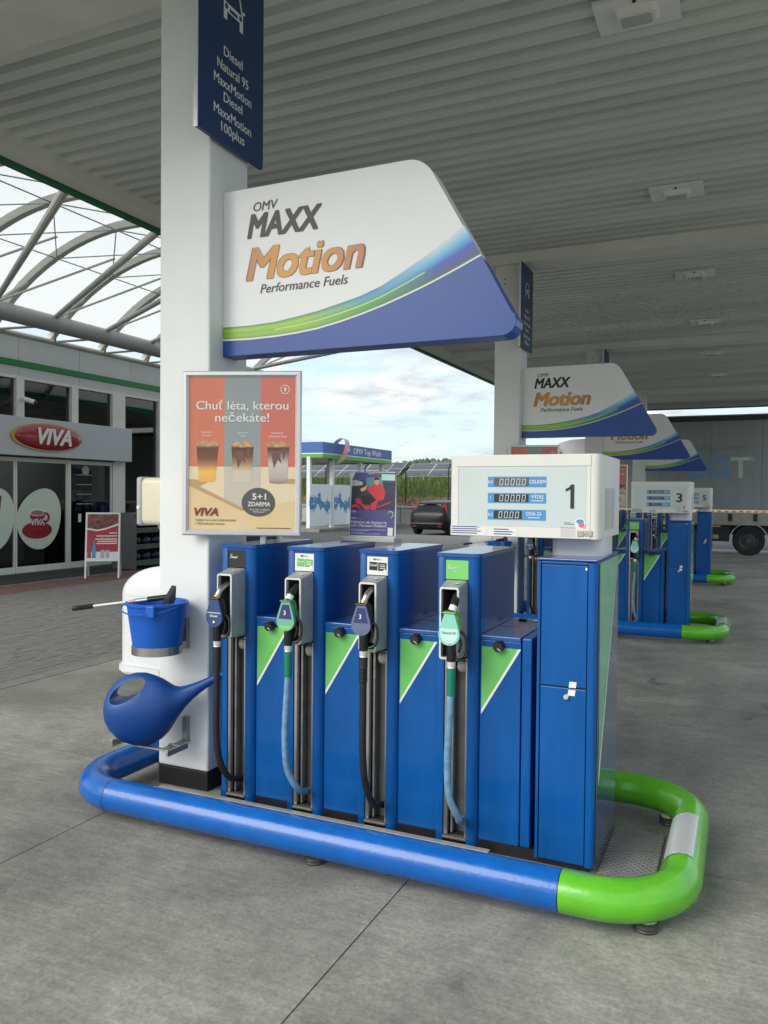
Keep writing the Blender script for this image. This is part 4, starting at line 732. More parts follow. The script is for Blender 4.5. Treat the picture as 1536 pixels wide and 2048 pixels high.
for cc in (.215, .35):
    for i in range(20): q.flat([(cc, 1.575-.0085*i), (cc+.105-random.random()*.04, 1.575-.0085*i), (cc+.105-random.random()*.04, 1.578-.0085*i), (cc, 1.578-.0085*i)], f2, .0016)
q.build('small_print', PG, hd)
q = M(); pl = rrect(-.236, -.012, .20, .52, .05, 6); q.prism(pl, lambda a, b, d: (a, b, d), 1.294, DZ0); q.build('neck', WHITEG, hd, smooth=40)
# ---- small sign standing on the modules
cs = thing('counter_sign', 'small dark violet plastic sign with a motorcyclist on top of pump one', 'sign', (-1.28, .6, 1.298))
M().box(-1.45, -1.13, .53, .63, 1.2985, 1.322, .004).build('base', mat('sign_base_grey', (.5, .5, .47), .4), cs)
CSY = .575; A_, B_ = -1.415, -1.142; C0, C1 = 1.3222, 1.672; f_ = front(CSY)
cu = lambda x: A_+(x-205)/(1345-205)*(B_-A_)
cz_ = lambda y: C0+(1915-y)/(1915-190)*(C1-C0)
M().prism(rrect(A_, B_, C0, C1, .014, 4), f_, 0, .005).build('board', mat('acrylic_white', (.7, .72, .72), .25), cs)
VIO = mat('poster_violet', lin(86, 84, 140)[:3], .35, noise=.03); RID = mat('rider_red', lin(222, 62, 70)[:3], .4, noise=.1, nscale=40); DRK = mat('photo_dark', lin(62, 62, 84)[:3], .4, noise=.3, nscale=25)
def cp(name, pts, mm, lift): M().flat([(cu(x), cz_(y)) for x, y in pts], front(CSY-lift)).build(name, mm, cs)
cp('violet_print', [(212, 1880), (1310, 1880), (1345, 215), (350, 195), (262, 400)], VIO, .001); cp('photo_print', [(232, 1190), (1120, 1195), (1320, 1190), (1340, 470), (262, 400)], DRK, .0016)
cp('shop_print', [(620, 330), (1000, 330), (1060, 660), (620, 560)], mat('photo_teal', lin(96, 150, 160)[:3], .4, noise=.4, nscale=30), .002); cp('sky_print', [(260, 410), (360, 400), (540, 460), (520, 540), (260, 560)], mat('photo_pale', lin(200, 196, 180)[:3], .4, noise=.3, nscale=40), .002)
cp('rider_print', [(820, 520), (960, 510), (1060, 600), (1085, 760), (1060, 900), (900, 975), (880, 1080), (860, 1190), (720, 1190), (740, 1020), (860, 930), (760, 800), (640, 660), (650, 600)], RID, .0026)
M().flat(ell(cu(880), cz_(430), .0155, .022, 16), front(CSY-.003)).build('face_print', mat('skin_print', lin(215, 165, 150)[:3], .5), cs); cp('cap_print', [(815, 400), (940, 400), (930, 340), (870, 325), (830, 345)], PBK, .0034)
cp('motorcycle_print', [(235, 1080), (350, 1040), (480, 1130), (470, 1165), (330, 1110), (235, 1160)], RID, .003); cp('motorcycle_print', [(350, 900), (470, 890), (520, 1040), (640, 1080), (720, 1060), (700, 1190), (600, 1180), (480, 1060), (360, 1020)], RID, .003); cp('motorcycle_print', [(900, 1110), (1220, 970), (1230, 1000), (900, 1140)], RID, .003)
cp('engine_print', [(500, 830), (760, 790), (860, 940), (720, 1040), (600, 1050), (520, 980)], PBK, .0028); cp('windscreen_print', [(470, 640), (650, 545), (600, 680), (500, 710)], mat('print_yellow', lin(232, 190, 90)[:3], .4), .003)
cp('speech_box', [(995, 410), (1325, 420), (1330, 260), (1000, 245)], mat('print_mint', lin(190, 232, 212)[:3], .4), .003); cp('white_card', [(1150, 1860), (1275, 1865), (1280, 1655), (1155, 1650)], PW, .002)
q = M(); q.tube([(cu(1222)+.016*math.cos(R(a)), CSY-.002, cz_(1310)+.0165*math.sin(R(a))) for a in range(150, -91, -20)], .0028, 6); q.build('round_logo_print', mat('logo_lime', lin(170, 225, 150)[:3], .4), cs)
def ct(body, x0, x1, y, h, mm=PW, bold=.015, shear=0): letters(M(), body, (cu(x0), CSY, cz_(y)), XV, ZV, h/1725*(C1-C0), cu(x1)-cu(x0), bold=bold, lift=.0022, shear=shear).build('lettering', mm, cs)
ct('OMV', 258, 380, 1265, 45); ct('MyStation v\u00e1s dostane na', 245, 1125, 1555, 75); ct('tra\u0165 s Martinem Michkem!', 245, 1125, 1645, 75); ct('MAXX', 665, 810, 250, 40, PW, .02, .2); ct('Motion', 820, 985, 262, 45, mat('print_gold', (0, 0, 0)), .01, .2); ct('MAXX', 255, 370, 1435, 36, PW, .02, .2); ct('Motion', 372, 530, 1445, 38, mat('print_gold', (0, 0, 0)), .01, .2)
q = M()
for yy, x1_ in ((1715, 1105), (1745, 700), (1795, 560), (1830, 975)): q.flat([(cu(245), cz_(yy+10)), (cu(x1_), cz_(yy+10)), (cu(x1_), cz_(yy-8)), (cu(245), cz_(yy-8))], front(CSY-.0022))
q.build('small_print', mat('print_lilac', lin(170, 170, 205)[:3], .4), cs)
# ---- guard rail
gr = thing('guard_rail', 'blue and green painted tubular guard rail looping round pump one', 'guard rail', (-.9, .2, 0))
PR = .0755; GX0, GX1, GYa, GYb, GZ = -2.45, .346, -.40, .77, .115; cr = .29
def loop(x0, x1, side):
    P = []
    if side == 'R':
        P = [(x0, GYa, GZ), (GX1-cr, GYa, GZ)]+[(GX1-cr+cr*math.sin(R(a)), GYa+cr-cr*math.cos(R(a)), GZ) for a in range(8, 91, 8)]+[(GX1, GYa+cr+.005, GZ), (GX1, GYb-cr, GZ)]+[(GX1-cr+cr*math.cos(R(a)), GYb-cr+cr*math.sin(R(a)), GZ) for a in range(8, 91, 8)]+[(GX1-cr-.005, GYb, GZ), (x0, GYb, GZ)]
    return P
M().tube(loop(-.045, 0, 'R'), PR, 24).build('green_tube', PIPEG, gr, smooth=50)
P = [(-.049, GYb, GZ), (GX0+cr, GYb, GZ)]+[(GX0+cr-cr*math.sin(R(a)), GYb-cr+cr*math.cos(R(a)), GZ) for a in range(8, 91, 8)]+[(GX0, GYb-cr-.005, GZ), (GX0, GYa+cr, GZ)]+[(GX0+cr-cr*math.cos(R(a)), GYa+cr-cr*math.sin(R(a)), GZ) for a in range(8, 91, 8)]+[(GX0+cr+.005, GYa, GZ), (-.049, GYa, GZ)]
M().tube(P, PR, 24).build('blue_tube', PIPEB, gr, smooth=50)
for xx in (GX0+cr-.01,): M().tube([(xx-.0012, GYa, GZ), (xx+.0012, GYa, GZ)], PR+.0012, 24, False).build('joint_ring', mat('joint_dark', (.01, .03, .09), .5), gr)
M().tube([(-.0485, GYa, GZ), (-.0455, GYa, GZ)], PR+.001, 24, False).build('joint_ring', BLACKP, gr); M().tube([(-.0485, GYb, GZ), (-.0455, GYb, GZ)], PR+.001, 24, False).build('joint_ring', BLACKP, gr)
for fx_, fy_, gm in ((.240, -.318, PIPEG), (-1.09, GYa+.03, PIPEB), (.235, .70, PIPEG), (-2.43, .30, PIPEB), (-1.09, GYb, PIPEB)):
    q = M().lathe([(.0, 0), (.044, 0), (.046, .006), (.044, .012), (.046, .018), (.044, .024), (.045, .032), (.040, .036), (.040, .036)], (fx_, fy_, gz(0)), 20); ft = q.build('foot', mat('foot_dark_steel', (.10, .10, .095), .5, .6, noise=.4, nscale=40), gr, smooth=30); M().lathe([(.040, .036), (.038, .05), (.034, .062)], (fx_, fy_, 0), 20).build('foot_cap', gm if gm is PIPEB else mat('scuffed_green', (.32, .5, .24), .5, noise=.6, nscale=60), ft, smooth=30)
V = []; q = M(); a_ = [R(x) for x in (28, 45, 62, 80, 100, 118)]
for yy in (-.07, .36): V += [(GX1-(PR+.003)*math.cos(t_), yy, GZ+(PR+.003)*math.sin(t_)) for t_ in a_]
q.add(V, [(i, i+1, 6+i+1, 6+i) for i in range(5)]); q.build('steel_wear_plate', ALU, gr, smooth=40)
for yy in (-.055, .345): M().lathe([(0, .003), (.006, .002), (.008, 0)], (GX1-.03, yy, GZ+PR-.004), 8).build('plate_screw', ALU, gr)
# ---- chequer mat
cm = thing('chequer_mat', 'dark grey ribbed rubber mat on the ground inside the green rail of pump one', 'mat', (.13, .29, 0))
M().box(.012, .235, .01, .535, .003, .010).build('mat_sheet', mat('mat_grey', (.17, .175, .175), .55, noise=.25, nscale=14), cm)
q = M(); e = .032; n = 0
for i in range(-18, 20):
    for s_ in (1, -1):
        c0 = .05+i*e; pts = []
        a, b = (.016, c0-.1), (.231, c0-.1+s_*.215) if s_ == 1 else (.231, c0+.1-.215)
        a = (.016, c0-.1 if s_ == 1 else c0+.1)
        y0_, y1_ = a[1], a[1]+s_*.215
        t0, t1 = 0., 1.
        for lo, hi in ((.014, .531),):
            d_ = y1_-y0_; ta, tb = sorted(((lo-y0_)/d_, (hi-y0_)/d_)); t0, t1 = max(t0, ta), min(t1, tb)
        if t1-t0 > .03:
            p0 = (.016+.215*t0, y0_+(y1_-y0_)*t0); p1 = (.016+.215*t1, y0_+(y1_-y0_)*t1)
            q.tube([(p0[0], p0[1], .010), (p1[0], p1[1], .010)], .0032, 4)
q.build('mat_ribs', mat('mat_rib_grey', (.27, .27, .265), .5, noise=.2), cm)
# ---- bucket, holder, squeegee, watering can, bin, towel dispenser
bk = thing('bucket', 'blue plastic bucket sitting in the steel ring on pump one column', 'bucket', (-2.156, -.105, .76))
bc = (-2.156, -.105, 0)
q = M().lathe([(0, .765), (.112, .765), (.118, .77), (.148, .985), (.156, .988), (.157, 1.0), (.15, 1.004), (.143, 1.0), (.112, .775), (0, .772)], bc, 32); q.build('bucket_body', PLBLUE, bk, smooth=40)
q = M(); q.tube([(bc[0]-.152, bc[1]-.01, .985)]+[(bc[0]+.158*math.cos(R(a)), bc[1]-.05-.12*math.sin(R(a)), .99-.035*math.sin(R(a))) for a in range(170, 9, -20)]+[(bc[0]+.152, bc[1]-.01, .985)], .004, 8); q.build('bucket_handle', PLBLUE, bk); M().box(bc[0]+.06, bc[0]+.11, bc[1]-.158, bc[1]-.135, .945, 1.0, .004).build('bucket_lug', PLBLUE, bk)
bh = thing('bucket_holder', 'flat steel ring bracket carrying the bucket on pump one column', 'bracket', (-2.1, .05, .75))
q = M().lathe([(.121, .742), (.125, .742), (.125, .785), (.121, .785), (.121, .742)], bc, 32); q.build('ring', STEEL, bh, smooth=40); M().lathe([(0, .748), (.119, .748), (.119, .756), (0, .756)], bc, 24).build('ring_floor', STEEL, bh); M().box(-2.125, -2.09, .045, .069, .74, .90, .003).build('wall_plate', GALV, bh); M().box(-2.123, -2.092, .0, .045, .745, .782).build('ring_arm', STEEL, bh)
M().lathe([(0, -.006), (.008, -.006), (.008, 0)], (-2.107, .045, .87), 8, 'Y').build('bolt', GALV, bh)
sq = thing('squeegee', 'window squeegee with black ribbed grip resting across the pump one bucket', 'squeegee', (-2.3, -.12, 1.0))
a = Vector(at(146, 1217, 'Y', -.27)); b = Vector(at(325, 1195, 'Y', -.12)); 
a.z = max(a.z, .93); d_ = (b-a)
q = M(); q.tube([a+d_*.22, b], .0065, 10); q.build('rod', ALU, sq)
q = M(); pts = []; rs = []
for i in range(25): pts.append(a+d_*(.0+.0095*i)); rs.append(.0135 if (i % 2 or i < 5) else .0105)
q.tube(pts, rs, 12); q.build('grip', BLACK, sq); M().tube([a+d_*.64, a+d_*.70], .0085, 10).build('price_tag', mat('tag_pink', (.6, .4, .35), .6), sq); M().tube([a+d_*.84, b+d_*.04], .014, 10).build('socket', BLACKP, sq)
hc = b+d_*.07; q = M(); ax = Vector((.35, -.25, .9)).normalized(); bx = d_.normalized(); cx_ = ax.cross(bx).normalized(); bx = cx_.cross(ax)
q.add([hc+bx*(s0*.022)+cx_*(s1*.065)+ax*(s2*.04-.01) for s0, s1, s2 in ((-1, -1, -1), (1, -1, -1), (1, 1, -1), (-1, 1, -1), (-.3, -1, 1), (.7, -1, 1), (.7, 1, 1), (-.3, 1, 1))], [(3, 2, 1, 0), (4, 5, 6, 7), (0, 1, 5, 4), (1, 2, 6, 5), (2, 3, 7, 6), (3, 0, 4, 7)]); q.build('sponge_head', mat('sponge_grey', (.06, .062, .065), .9, noise=.3, nscale=60, bump=.5, bscale=200), sq)
wc = thing('watering_can', 'round blue plastic watering can with long spout on pump one column', 'watering can', (-2.22, -.14, .27))
oc = Vector((-2.222, -.14, .455)); n = 24
# body + spout as one loft: (x offset, z bottom, z top, half thickness); then the grip opening is cut through
st = [(-.190, -.012, .012, .006), (-.187, -.045, .045, .03), (-.178, -.075, .075, .052), (-.155, -.112, .112, .078), (-.12, -.146, .146, .096), (-.08, -.170, .171, .107), (-.03, -.184, .186, .112), (.02, -.185, .187, .111), (.065, -.172, .174, .106), (.105, -.147, .155, .096), (.14, -.110, .133, .08), (.165, -.07, .120, .062), (.19, -.03, .116, .047), (.22, .012, .122, .037), (.26, .055, .134, .03), (.30, .090, .150, .026), (.345, .122, .170, .021), (.39, .150, .190, .018), (.43, .172, .207, .016)]
q = M(); V = []; n = 32; ca_ = R(24); turn = lambda x, y, z: (oc.x+x*math.cos(ca_)-y*math.sin(ca_), oc.y+x*math.sin(ca_)+y*math.cos(ca_), oc.z+z)
for x_, zb, ztp, ty in st:
    zc, rz = (zb+ztp)/2, (ztp-zb)/2
    for k in range(n):
        a = 2*math.pi*k/n; V.append(turn(x_, ty*math.cos(a)*(1-.55*max(0, math.sin(a))**2 if x_ < .1 else 1), zc+rz*math.sin(a)))
q.add(V, [(i*n+k, i*n+(k+1) % n, (i+1)*n+(k+1) % n, (i+1)*n+k) for i in range(len(st)-1) for k in range(n)]+[tuple(range(n)), tuple(range((len(st)-1)*n, len(st)*n))])
cbo = q.build('can_body', CANBLUE, wc)
th = R(30); cut = M().prism([(-.058+a*math.cos(th)-b*math.sin(th), .103+a*math.sin(th)+b*math.cos(th)) for a, b in ell(0, 0, .098, .042, 28)], lambda a, b, d: turn(a, d, b), -.3, .3).build('cutter', CANBLUE, wc)
md = cbo.modifiers.new('grip', 'BOOLEAN'); md.object = cut; md.operation = 'DIFFERENCE'; md.solver = 'EXACT'
bv = cbo.modifiers.new('soft', 'BEVEL'); bv.width = .009; bv.segments = 3; bv.limit_method = 'ANGLE'; bv.angle_limit = R(40)
dg = bpy.context.evaluated_depsgraph_get(); me = bpy.data.meshes.new_from_object(cbo.evaluated_get(dg)); cbo.modifiers.clear(); cbo.data = me
for p_ in me.polygons: p_.use_smooth = True
me.set_sharp_from_angle(angle=R(60)); bpy.data.objects.remove(cut)
wb = thing('can_bracket', 'thin steel angle shelf holding the watering can on pump one column', 'bracket', (-2.15, 0, .265))
q = M(); q.box(-2.36, -2.02, -.15, -.125, .262, .270, .001); q.box(-2.375, -2.36, -.20, -.06, .258, .292, .002); q.box(-2.02, -2.008, -.20, -.045, .258, .285, .002); q.box(-2.12, -2.008, -.062, -.045, .262, .270, .001); q.build('shelf_angle', GALV, wb); M().box(-2.12, -2.085, -.125, .045, .254, .261).build('arm', GALV, wb); M().box(-2.12, -2.085, .046, .0695, .25, .385, .003).build('wall_plate', GALV, wb)
wn = thing('waste_bin', 'white plastic waste bin with domed lid hung beside pump one column', 'bin', (-2.50, .25, .56))
q = M(); pl = [(-2.60, .13), (-2.63, .18), (-2.64, .25), (-2.63, .32), (-2.60, .37), (-2.54, .40), (-2.31, .40), (-2.31, .10), (-2.54, .10)]
q.prism(pl, lambda a, b, d: (a, b, d), .60, .985); q.build('bin_body', WHITEG, wn, smooth=35)
q = M(); V = []; mm_ = 9
for i in range(mm_+1):
    a = math.pi/2*i/mm_; k_ = math.cos(a)
    V += [(-2.31+(x_+2.31)*(k_*.98+.02), y_+(.25-y_)*(1-k_)*.25, .986+.165*math.sin(a)) for x_, y_ in pl]
L_ = len(pl); q.add(V, [(i*L_+k, i*L_+(k+1) % L_, (i+1)*L_+(k+1) % L_, (i+1)*L_+k) for i in range(mm_) for k in range(L_)]); q.build('domed_lid', WHITEG, wn, smooth=50)
q = M(); q.prism([(x_-.012 if x_ < -2.45 else x_, y_+(.012 if y_ > .25 else -.012)) for x_, y_ in pl], lambda a, b, d: (a, b, d), .566, .598); q.prism([(x_-.006 if x_ < -2.45 else x_, y_) for x_, y_ in pl], lambda a, b, d: (a, b, d), .553, .565); q.build('bottom_rim', WHITEG, wn, smooth=35)
tw = thing('towel_dispenser', 'cream and grey paper towel dispenser fixed beside pump one column', 'dispenser', (-2.43, .25, 1.37))
M().box(-2.478, -2.297, .12, .38, 1.375, 1.632, .03, 4).build('cream_cover', mat('towel_cream', (.72, .68, .52), .4, noise=.04), tw, smooth=40); M().box(-2.495, -2.452, .115, .385, 1.37, 1.637, .016, 3).build('grey_front', mat('towel_grey', (.42, .43, .41), .45), tw, smooth=40)
M().lathe([(0, -.004), (.010, -.004), (.011, 0)], (-2.474, .1148, 1.47), 12, 'Y').build('lock', PW, tw); M().lathe([(0, 1.33), (.05, 1.33), (.07, 1.374)], (-2.37, .25, 0), 14).build('outlet', mat('towel_cream', (0, 0, 0)), tw)
q = M(); n = 8
V = [(-2.37+.04*math.cos(2*math.pi*k/n)*(1+.4*math.sin(3*k)), .25+.05*math.sin(2*math.pi*k/n), 1.335-.16*j/3+(.03*math.sin(k*2) if j == 3 else 0)) for j in range(4) for k in range(n)]
q.add(V, [(j*n+k, j*n+(k+1) % n, (j+1)*n+(k+1) % n, (j+1)*n+k) for j in range(3) for k in range(n)]); q.build('paper_towel', mat('paper_blue', (.16, .25, .55), .9, noise=.2, nscale=30), tw, smooth=60)
# ---- rows behind: copies of the whole island
FIRST = dict(col=col, bs=bs, isg=isg, pf=pf, dp=dp, gr=gr, bk=bk, bh=bh, sq=sq, wn=wn, tw=tw)
GROUPN = dict(col='canopy columns', bs='cantilever brand signs', isg='blue fuel list signs', pf='coffee poster frames', dp='fuel dispensers', gr='tubular guard rails', bk='blue buckets', bh='bucket holders', sq='squeegees', wn='white bins', tw='towel dispensers')
for k_, o_ in FIRST.items(): o_['group'] = GROUPN[k_]
for row, (dy, nm, skip) in enumerate(((S1, 'three', ()), (S2, 'five', ('sq', 'bk', 'bh')), (S3, 'seven', ('sq', 'bk', 'bh', 'wn', 'tw', 'pf', 'isg')))):
    for k_, o_ in FIRST.items():
        if k_ in skip: continue
        c = copy_tree(o_, dy, dx=-.85 if (nm == 'seven' and k_ in ('dp', 'gr')) else 0); c.location.z += gz(dy) if k_ not in ('col', 'bs') else 0
        c['label'] = o_['label'].replace('pump one', 'pump '+nm).replace('marked one', 'marked '+nm); c['group'] = GROUPN[k_]
        if k_ == 'dp':
            for h_ in c.children:
                if h_.name.startswith('display_head'):
                    for d_ in h_.children:
                        if d_.name.startswith('display_panel'):
                            for e_ in list(d_.children):
                                if e_.name.startswith('pump_number'):
                                    COL.objects.unlink(e_); bpy.data.objects.remove(e_)
                            nn_ = letters(M(), dict(three='3', five='5', seven='7')[nm], (-.128, DY0-.0022, 1.500), XV, ZV, .098, .058, 'C', bold=.02); nn_.v = [tuple(Vector(p_)-dp.location) for p_ in nn_.v]; nn_.build('pump_number', PBK, d_, local=True)
# ================================================================== LORRY behind the islands
TARP = mat('lorry_tarpaulin', (.30, .32, .315), .6, noise=.12, nscale=1.2, bump=.15, bscale=8, stretch=(3, 1, .3)); CHAS = mat('chassis_dark', (.02, .022, .026), .6, noise=.3); SIDEA = mat('dropside_grey', (.36, .36, .33), .5, .3, noise=.2, nscale=4)
ly = 22.5; lz = -.15
lo = thing('lorry', 'long lorry with grey tarpaulin sides and white cab parked behind the pumps', 'lorry', (0, ly, lz))
body = M().box(-3.55, 9.2, ly+.02, ly+2.5, 1.2, 3.86, .02).build('tarpaulin_body', TARP, lo)
M().box(-3.58, 9.2, ly-.02, ly+.02, 3.86, 3.99, .01).build('top_rail', mat('rail_dark', (.03, .04, .05), .5), lo); M().box(-3.58, 9.2, ly-.03, ly+2.5, 3.991, 4.03, .01).build('roof_edge', SIDEA, lo)
for k in range(9): M().box(-3.2+1.4*k, -3.17+1.4*k, ly+.006, ly+.02, 1.25, 3.85).build('tarp_seam', mat('tarp_seam', (.29, .31, .31), .6), body)
M().box(-3.55, 9.2, ly-.01, ly+.03, .80, 1.12, .008).build('drop_side', SIDEA, lo); M().box(-3.55, 9.2, ly-.004, ly+.02, .90, .93).build('drop_side_rib', SIDEA, lo); M().box(-3.55, 9.2, ly-.03, ly+2.4, .74, .80, .01).build('side_rail', SIDEA, lo)
for k in range(18): M().box(-3.3+.68*k, -3.18+.68*k, ly-.02, ly-.011, .86, 1.08, .004).build('strap_buckle', CHAS, lo)
q = M()
for k in range(60): q.box(-3.4+.2*k, -3.28+.2*k, ly-.016, ly-.011, 1.13, 1.165)
q.build('lacing_strip', PG, lo); M().box(-3.55, 9.2, ly+.35, ly+2.1, .45, .74).build('chassis', CHAS, lo); M().box(-.55, .15, ly+.02, ly+.3, .25, .70).build('side_locker', CHAS, lo); M().box(-.95, -.15, ly+.0, ly+.06, .33, .45).build('under_run_bar', SIDEA, lo); M().box(-.35, -.1, ly-.012, ly-.001, .68, .73).build('side_marker', mat('amber', (.6, .3, .05), .3), lo)
TYRE = mat('tyre', (.018, .018, .02), .8, noise=.3, nscale=20); RIM = mat('wheel_rim_grey', (.07, .07, .075), .5, .3, noise=.3, nscale=20)
def wheel(parent, x, y, z, r, wd, axis, rim=RIM):
    q = M().lathe([(r*.62, 0), (r*.68, -.012), (r*.93, -.012), (r, .03), (r, wd-.03), (r*.93, wd), (r*.6, wd)], (x, y, z), 36, axis); wh = q.build('wheel', TYRE, parent, smooth=40)
    q = M().lathe([(0, .02), (r*.22, .02), (r*.25, .06), (r*.45, .07), (r*.52, .03), (r*.6, .0), (r*.62, .004)], (x, y, z), 30, axis); q.build('rim', rim, wh, smooth=40)
    q = M()
    for k in range(10):
        a = 2*math.pi*k/10; c = r*.36; q.lathe([(0, .035), (r*.045, .035), (r*.045, .07)], (x+(c*math.cos(a) if axis == 'Y' else 0), y+(0 if axis == 'Y' else c*math.cos(a)), z+c*math.sin(a)), 6, axis)
    q.build('wheel_nuts', RIM, wh)
for xx in (.67, 2.0, 3.33): wheel(lo, xx, ly-.01, lz+.445, .445, .36, 'Y'); q = M(); q.tube([(xx+.52*math.cos(R(a)), ly-.015, lz+.43+.52*math.sin(R(a))) for a in range(20, 161, 10)], .012, 6); q.build('mudguard', ALU, lo)
wheel(lo, -4.5, ly-.01, lz+.47, .47, .33, 'Y')
CABW = mat('cab_white', (.62, .64, .66), .3, noise=.05, nscale=2)
prf = [(-5.62, .55), (-5.66, 1.2), (-5.58, 2.2), (-5.42, 2.75), (-5.22, 3.08), (-4.95, 3.28), (-4.6, 3.38), (-3.75, 3.42), (-3.75, .55)]
cab = M().prism(prf, lambda a, b, d: (a, d, b), ly+.05, ly+2.45).build('cab', CABW, lo, smooth=30); M().prism([(-5.50, 2.2), (-5.40, 2.72), (-4.1, 2.84), (-4.1, 2.0), (-5.3, 1.95)], lambda a, b, d: (a, d, b), ly+.042, ly+.049).build('side_window', BLACKP, cab); M().tube([(-4.95, ly-.06, 3.15), (-4.95, ly-.06, 2.98)], .022, 8).build('mirror_arm', BLACKP, cab); M().lathe([(0, -.07), (.05, -.05), (.07, 0), (.05, .05), (0, .07)], (-4.95, ly-.06, 2.95), 12).build('mirror', BLACKP, cab, smooth=50)
def lt(body, x0, x1, z, h, mm, shear=0, bold=.02): letters(M(), body, (x0, ly+.02, z), XV, ZV, h, x1-x0, shear=shear, bold=bold, lift=.004).build('lettering', mm, lo)
TB = mat('tarp_print_blue', lin(112, 156, 200)[:3], .6, noise=.06); TG = mat('tarp_print_grey', lin(200, 202, 198)[:3], .6, noise=.06)
pz = lambda x, y: at(x, y, 'Y', ly)
lt('EG', pz(1376, 955).x, pz(1457, 955).x, pz(1420, 955).z, pz(1420, 914).z-pz(1420, 955).z, TB); lt('T', pz(1462, 955).x, pz(1500, 955).x, pz(1480, 955).z, pz(1480, 914).z-pz(1480, 955).z, TG); lt('\u00ae', pz(1501, 920).x, pz(1510, 920).x, pz(1505, 922).z, .12, TG, 0, 0); lt('Logistics Solutions', pz(1385, 899).x, pz(1500, 899).x, pz(1440, 899).z, .155, mat('tarp_print_dim', lin(118, 140, 152)[:3], .6), .15, .0)
# ================================================================== BACKGROUND: car wash, car, fence, solar field, hill
bgz = -.15
WB = mat('wash_blue', (.045, .12, .36), .4, noise=.06); WG = mat('wash_green', (.10, .36, .05), .4, noise=.06)
ws = thing('car_wash', 'open car wash bay with blue and green roof edge and white splash panels', 'car wash', (-19, 33, bgz))
wx, w0, w1, wl_x = -17.2, 28.95, 36.8, -24.5
for b in ((wx-.1, wx, w0, w1), (wl_x, wx-.1, w0, w0+.1), (wl_x, wx-.1, w1-.1, w1), (wl_x, wl_x+.1, w0+.1, w1-.1)):
    M().box(*b, 3.47, 3.98, .01).build('blue_fascia', WB, ws); M().box(*b, 3.425, 3.468).build('white_line', PW, ws); M().box(*b, 3.24, 3.423, .008).build('green_fascia', WG, ws)
M().box(wl_x+.1, wx-.1, w0+.1, w1-.1, 3.30, 3.40).build('ceiling', PANEL, ws)
for i, (x, y) in enumerate(((wx-.75, w0+.05), (wx-.35, w0+1.55), (wx-.35, w0+4.6), (wx-.35, w1-.6), (wx-3.6, w0+1.55), (wx-3.6, w1-.6), (wl_x+.5, w0+.3))): M().box(x-.09, x+.09, y-.09, y+.09, bgz+.1, 3.298, .01).build('post', WHITEG, ws)
SPL = bpy.data.materials.new('splash_panel'); SPL.use_nodes = True; t = SPL.node_tree; b = t.nodes['Principled BSDF']; b.inputs['Roughness'].default_value = .35
tcn = t.nodes.new('ShaderNodeTexCoord'); sx = t.nodes.new('ShaderNodeSeparateXYZ'); t.links.new(tcn.outputs['Generated'], sx.inputs[0])
ns = t.nodes.new('ShaderNodeTexNoise'); ns.inputs['Scale'].default_value = 5; ns.inputs['Detail'].default_value = 6; ns.inputs['Roughness'].default_value = .7; ns.inputs['Distortion'].default_value = 1.2; t.links.new(tcn.outputs['Generated'], ns.inputs['Vector'])
wv = t.nodes.new('ShaderNodeMath'); wv.operation = 'SINE'; ml = t.nodes.new('ShaderNodeMath'); ml.operation = 'MULTIPLY'; ml.inputs[1].default_value = 5.2; t.links.new(sx.outputs[1], ml.inputs[0]); t.links.new(ml.outputs[0], wv.inputs[0])
m1 = t.nodes.new('ShaderNodeMath'); m1.operation = 'MULTIPLY_ADD'; m1.inputs[1].default_value = .07; m1.inputs[2].default_value = .54; t.links.new(wv.outputs[0], m1.inputs[0])
sb = t.nodes.new('ShaderNodeMath'); sb.operation = 'SUBTRACT'; t.links.new(sx.outputs[2], sb.inputs[0]); t.links.new(m1.outputs[0], sb.inputs[1]); ab_ = t.nodes.new('ShaderNodeMath'); ab_.operation = 'ABSOLUTE'; t.links.new(sb.outputs[0], ab_.inputs[0])
nn2 = t.nodes.new('ShaderNodeMath'); nn2.operation = 'MULTIPLY_ADD'; nn2.inputs[1].default_value = .9; nn2.inputs[2].default_value = -.33; t.links.new(ns.outputs['Fac'], nn2.inputs[0]); lt_ = t.nodes.new('ShaderNodeMath'); lt_.operation = 'LESS_THAN'; t.links.new(ab_.outputs[0], lt_.inputs[0]); t.links.new(nn2.outputs[0], lt_.inputs[1])
rp = t.nodes.new('ShaderNodeValToRGB'); rp.color_ramp.elements[0].color = lin(26, 60, 120); rp.color_ramp.elements[0].position = .38; rp.color_ramp.elements[1].color = lin(120, 190, 232); rp.color_ramp.elements[1].position = .62; ns2 = t.nodes.new('ShaderNodeTexNoise'); ns2.inputs['Scale'].default_value = 22; t.links.new(tcn.outputs['Generated'], ns2.inputs['Vector']); t.links.new(ns2.outputs['Fac'], rp.inputs[0])
mxx = t.nodes.new('ShaderNodeMix'); mxx.data_type = 'RGBA'; t.links.new(lt_.outputs[0], mxx.inputs['Factor']); mxx.inputs['A'].default_value = (.80, .84, .88, 1); t.links.new(rp.outputs[0], mxx.inputs['B']); t.links.new(mxx.outputs['Result'], b.inputs['Base Color'])
for a, b_ in ((w0-.55, w0+1.42), (w0+1.68, w0+3.3), (w0+3.36, w0+4.48)): M().box(wx-.40, wx-.36, a, b_, bgz+.22, 2.02, .006).build('splash_panel', SPL, ws)
M().box(wx-5.2, wx-5.1, w0, w1-1, bgz+.25, 2.0).build('rear_panel', PANEL, ws); M().box(wl_x, wx+.25, w0-.75, w1, bgz-.05, bgz+.12, .02).build('kerb_base', CONC, ws)
letters(M(), 'OMV Top Wash', (wx, w0+3.15, 3.585), YV, ZV, .29, 3.25, bold=.012, lift=.004).build('lettering', PW, ws)
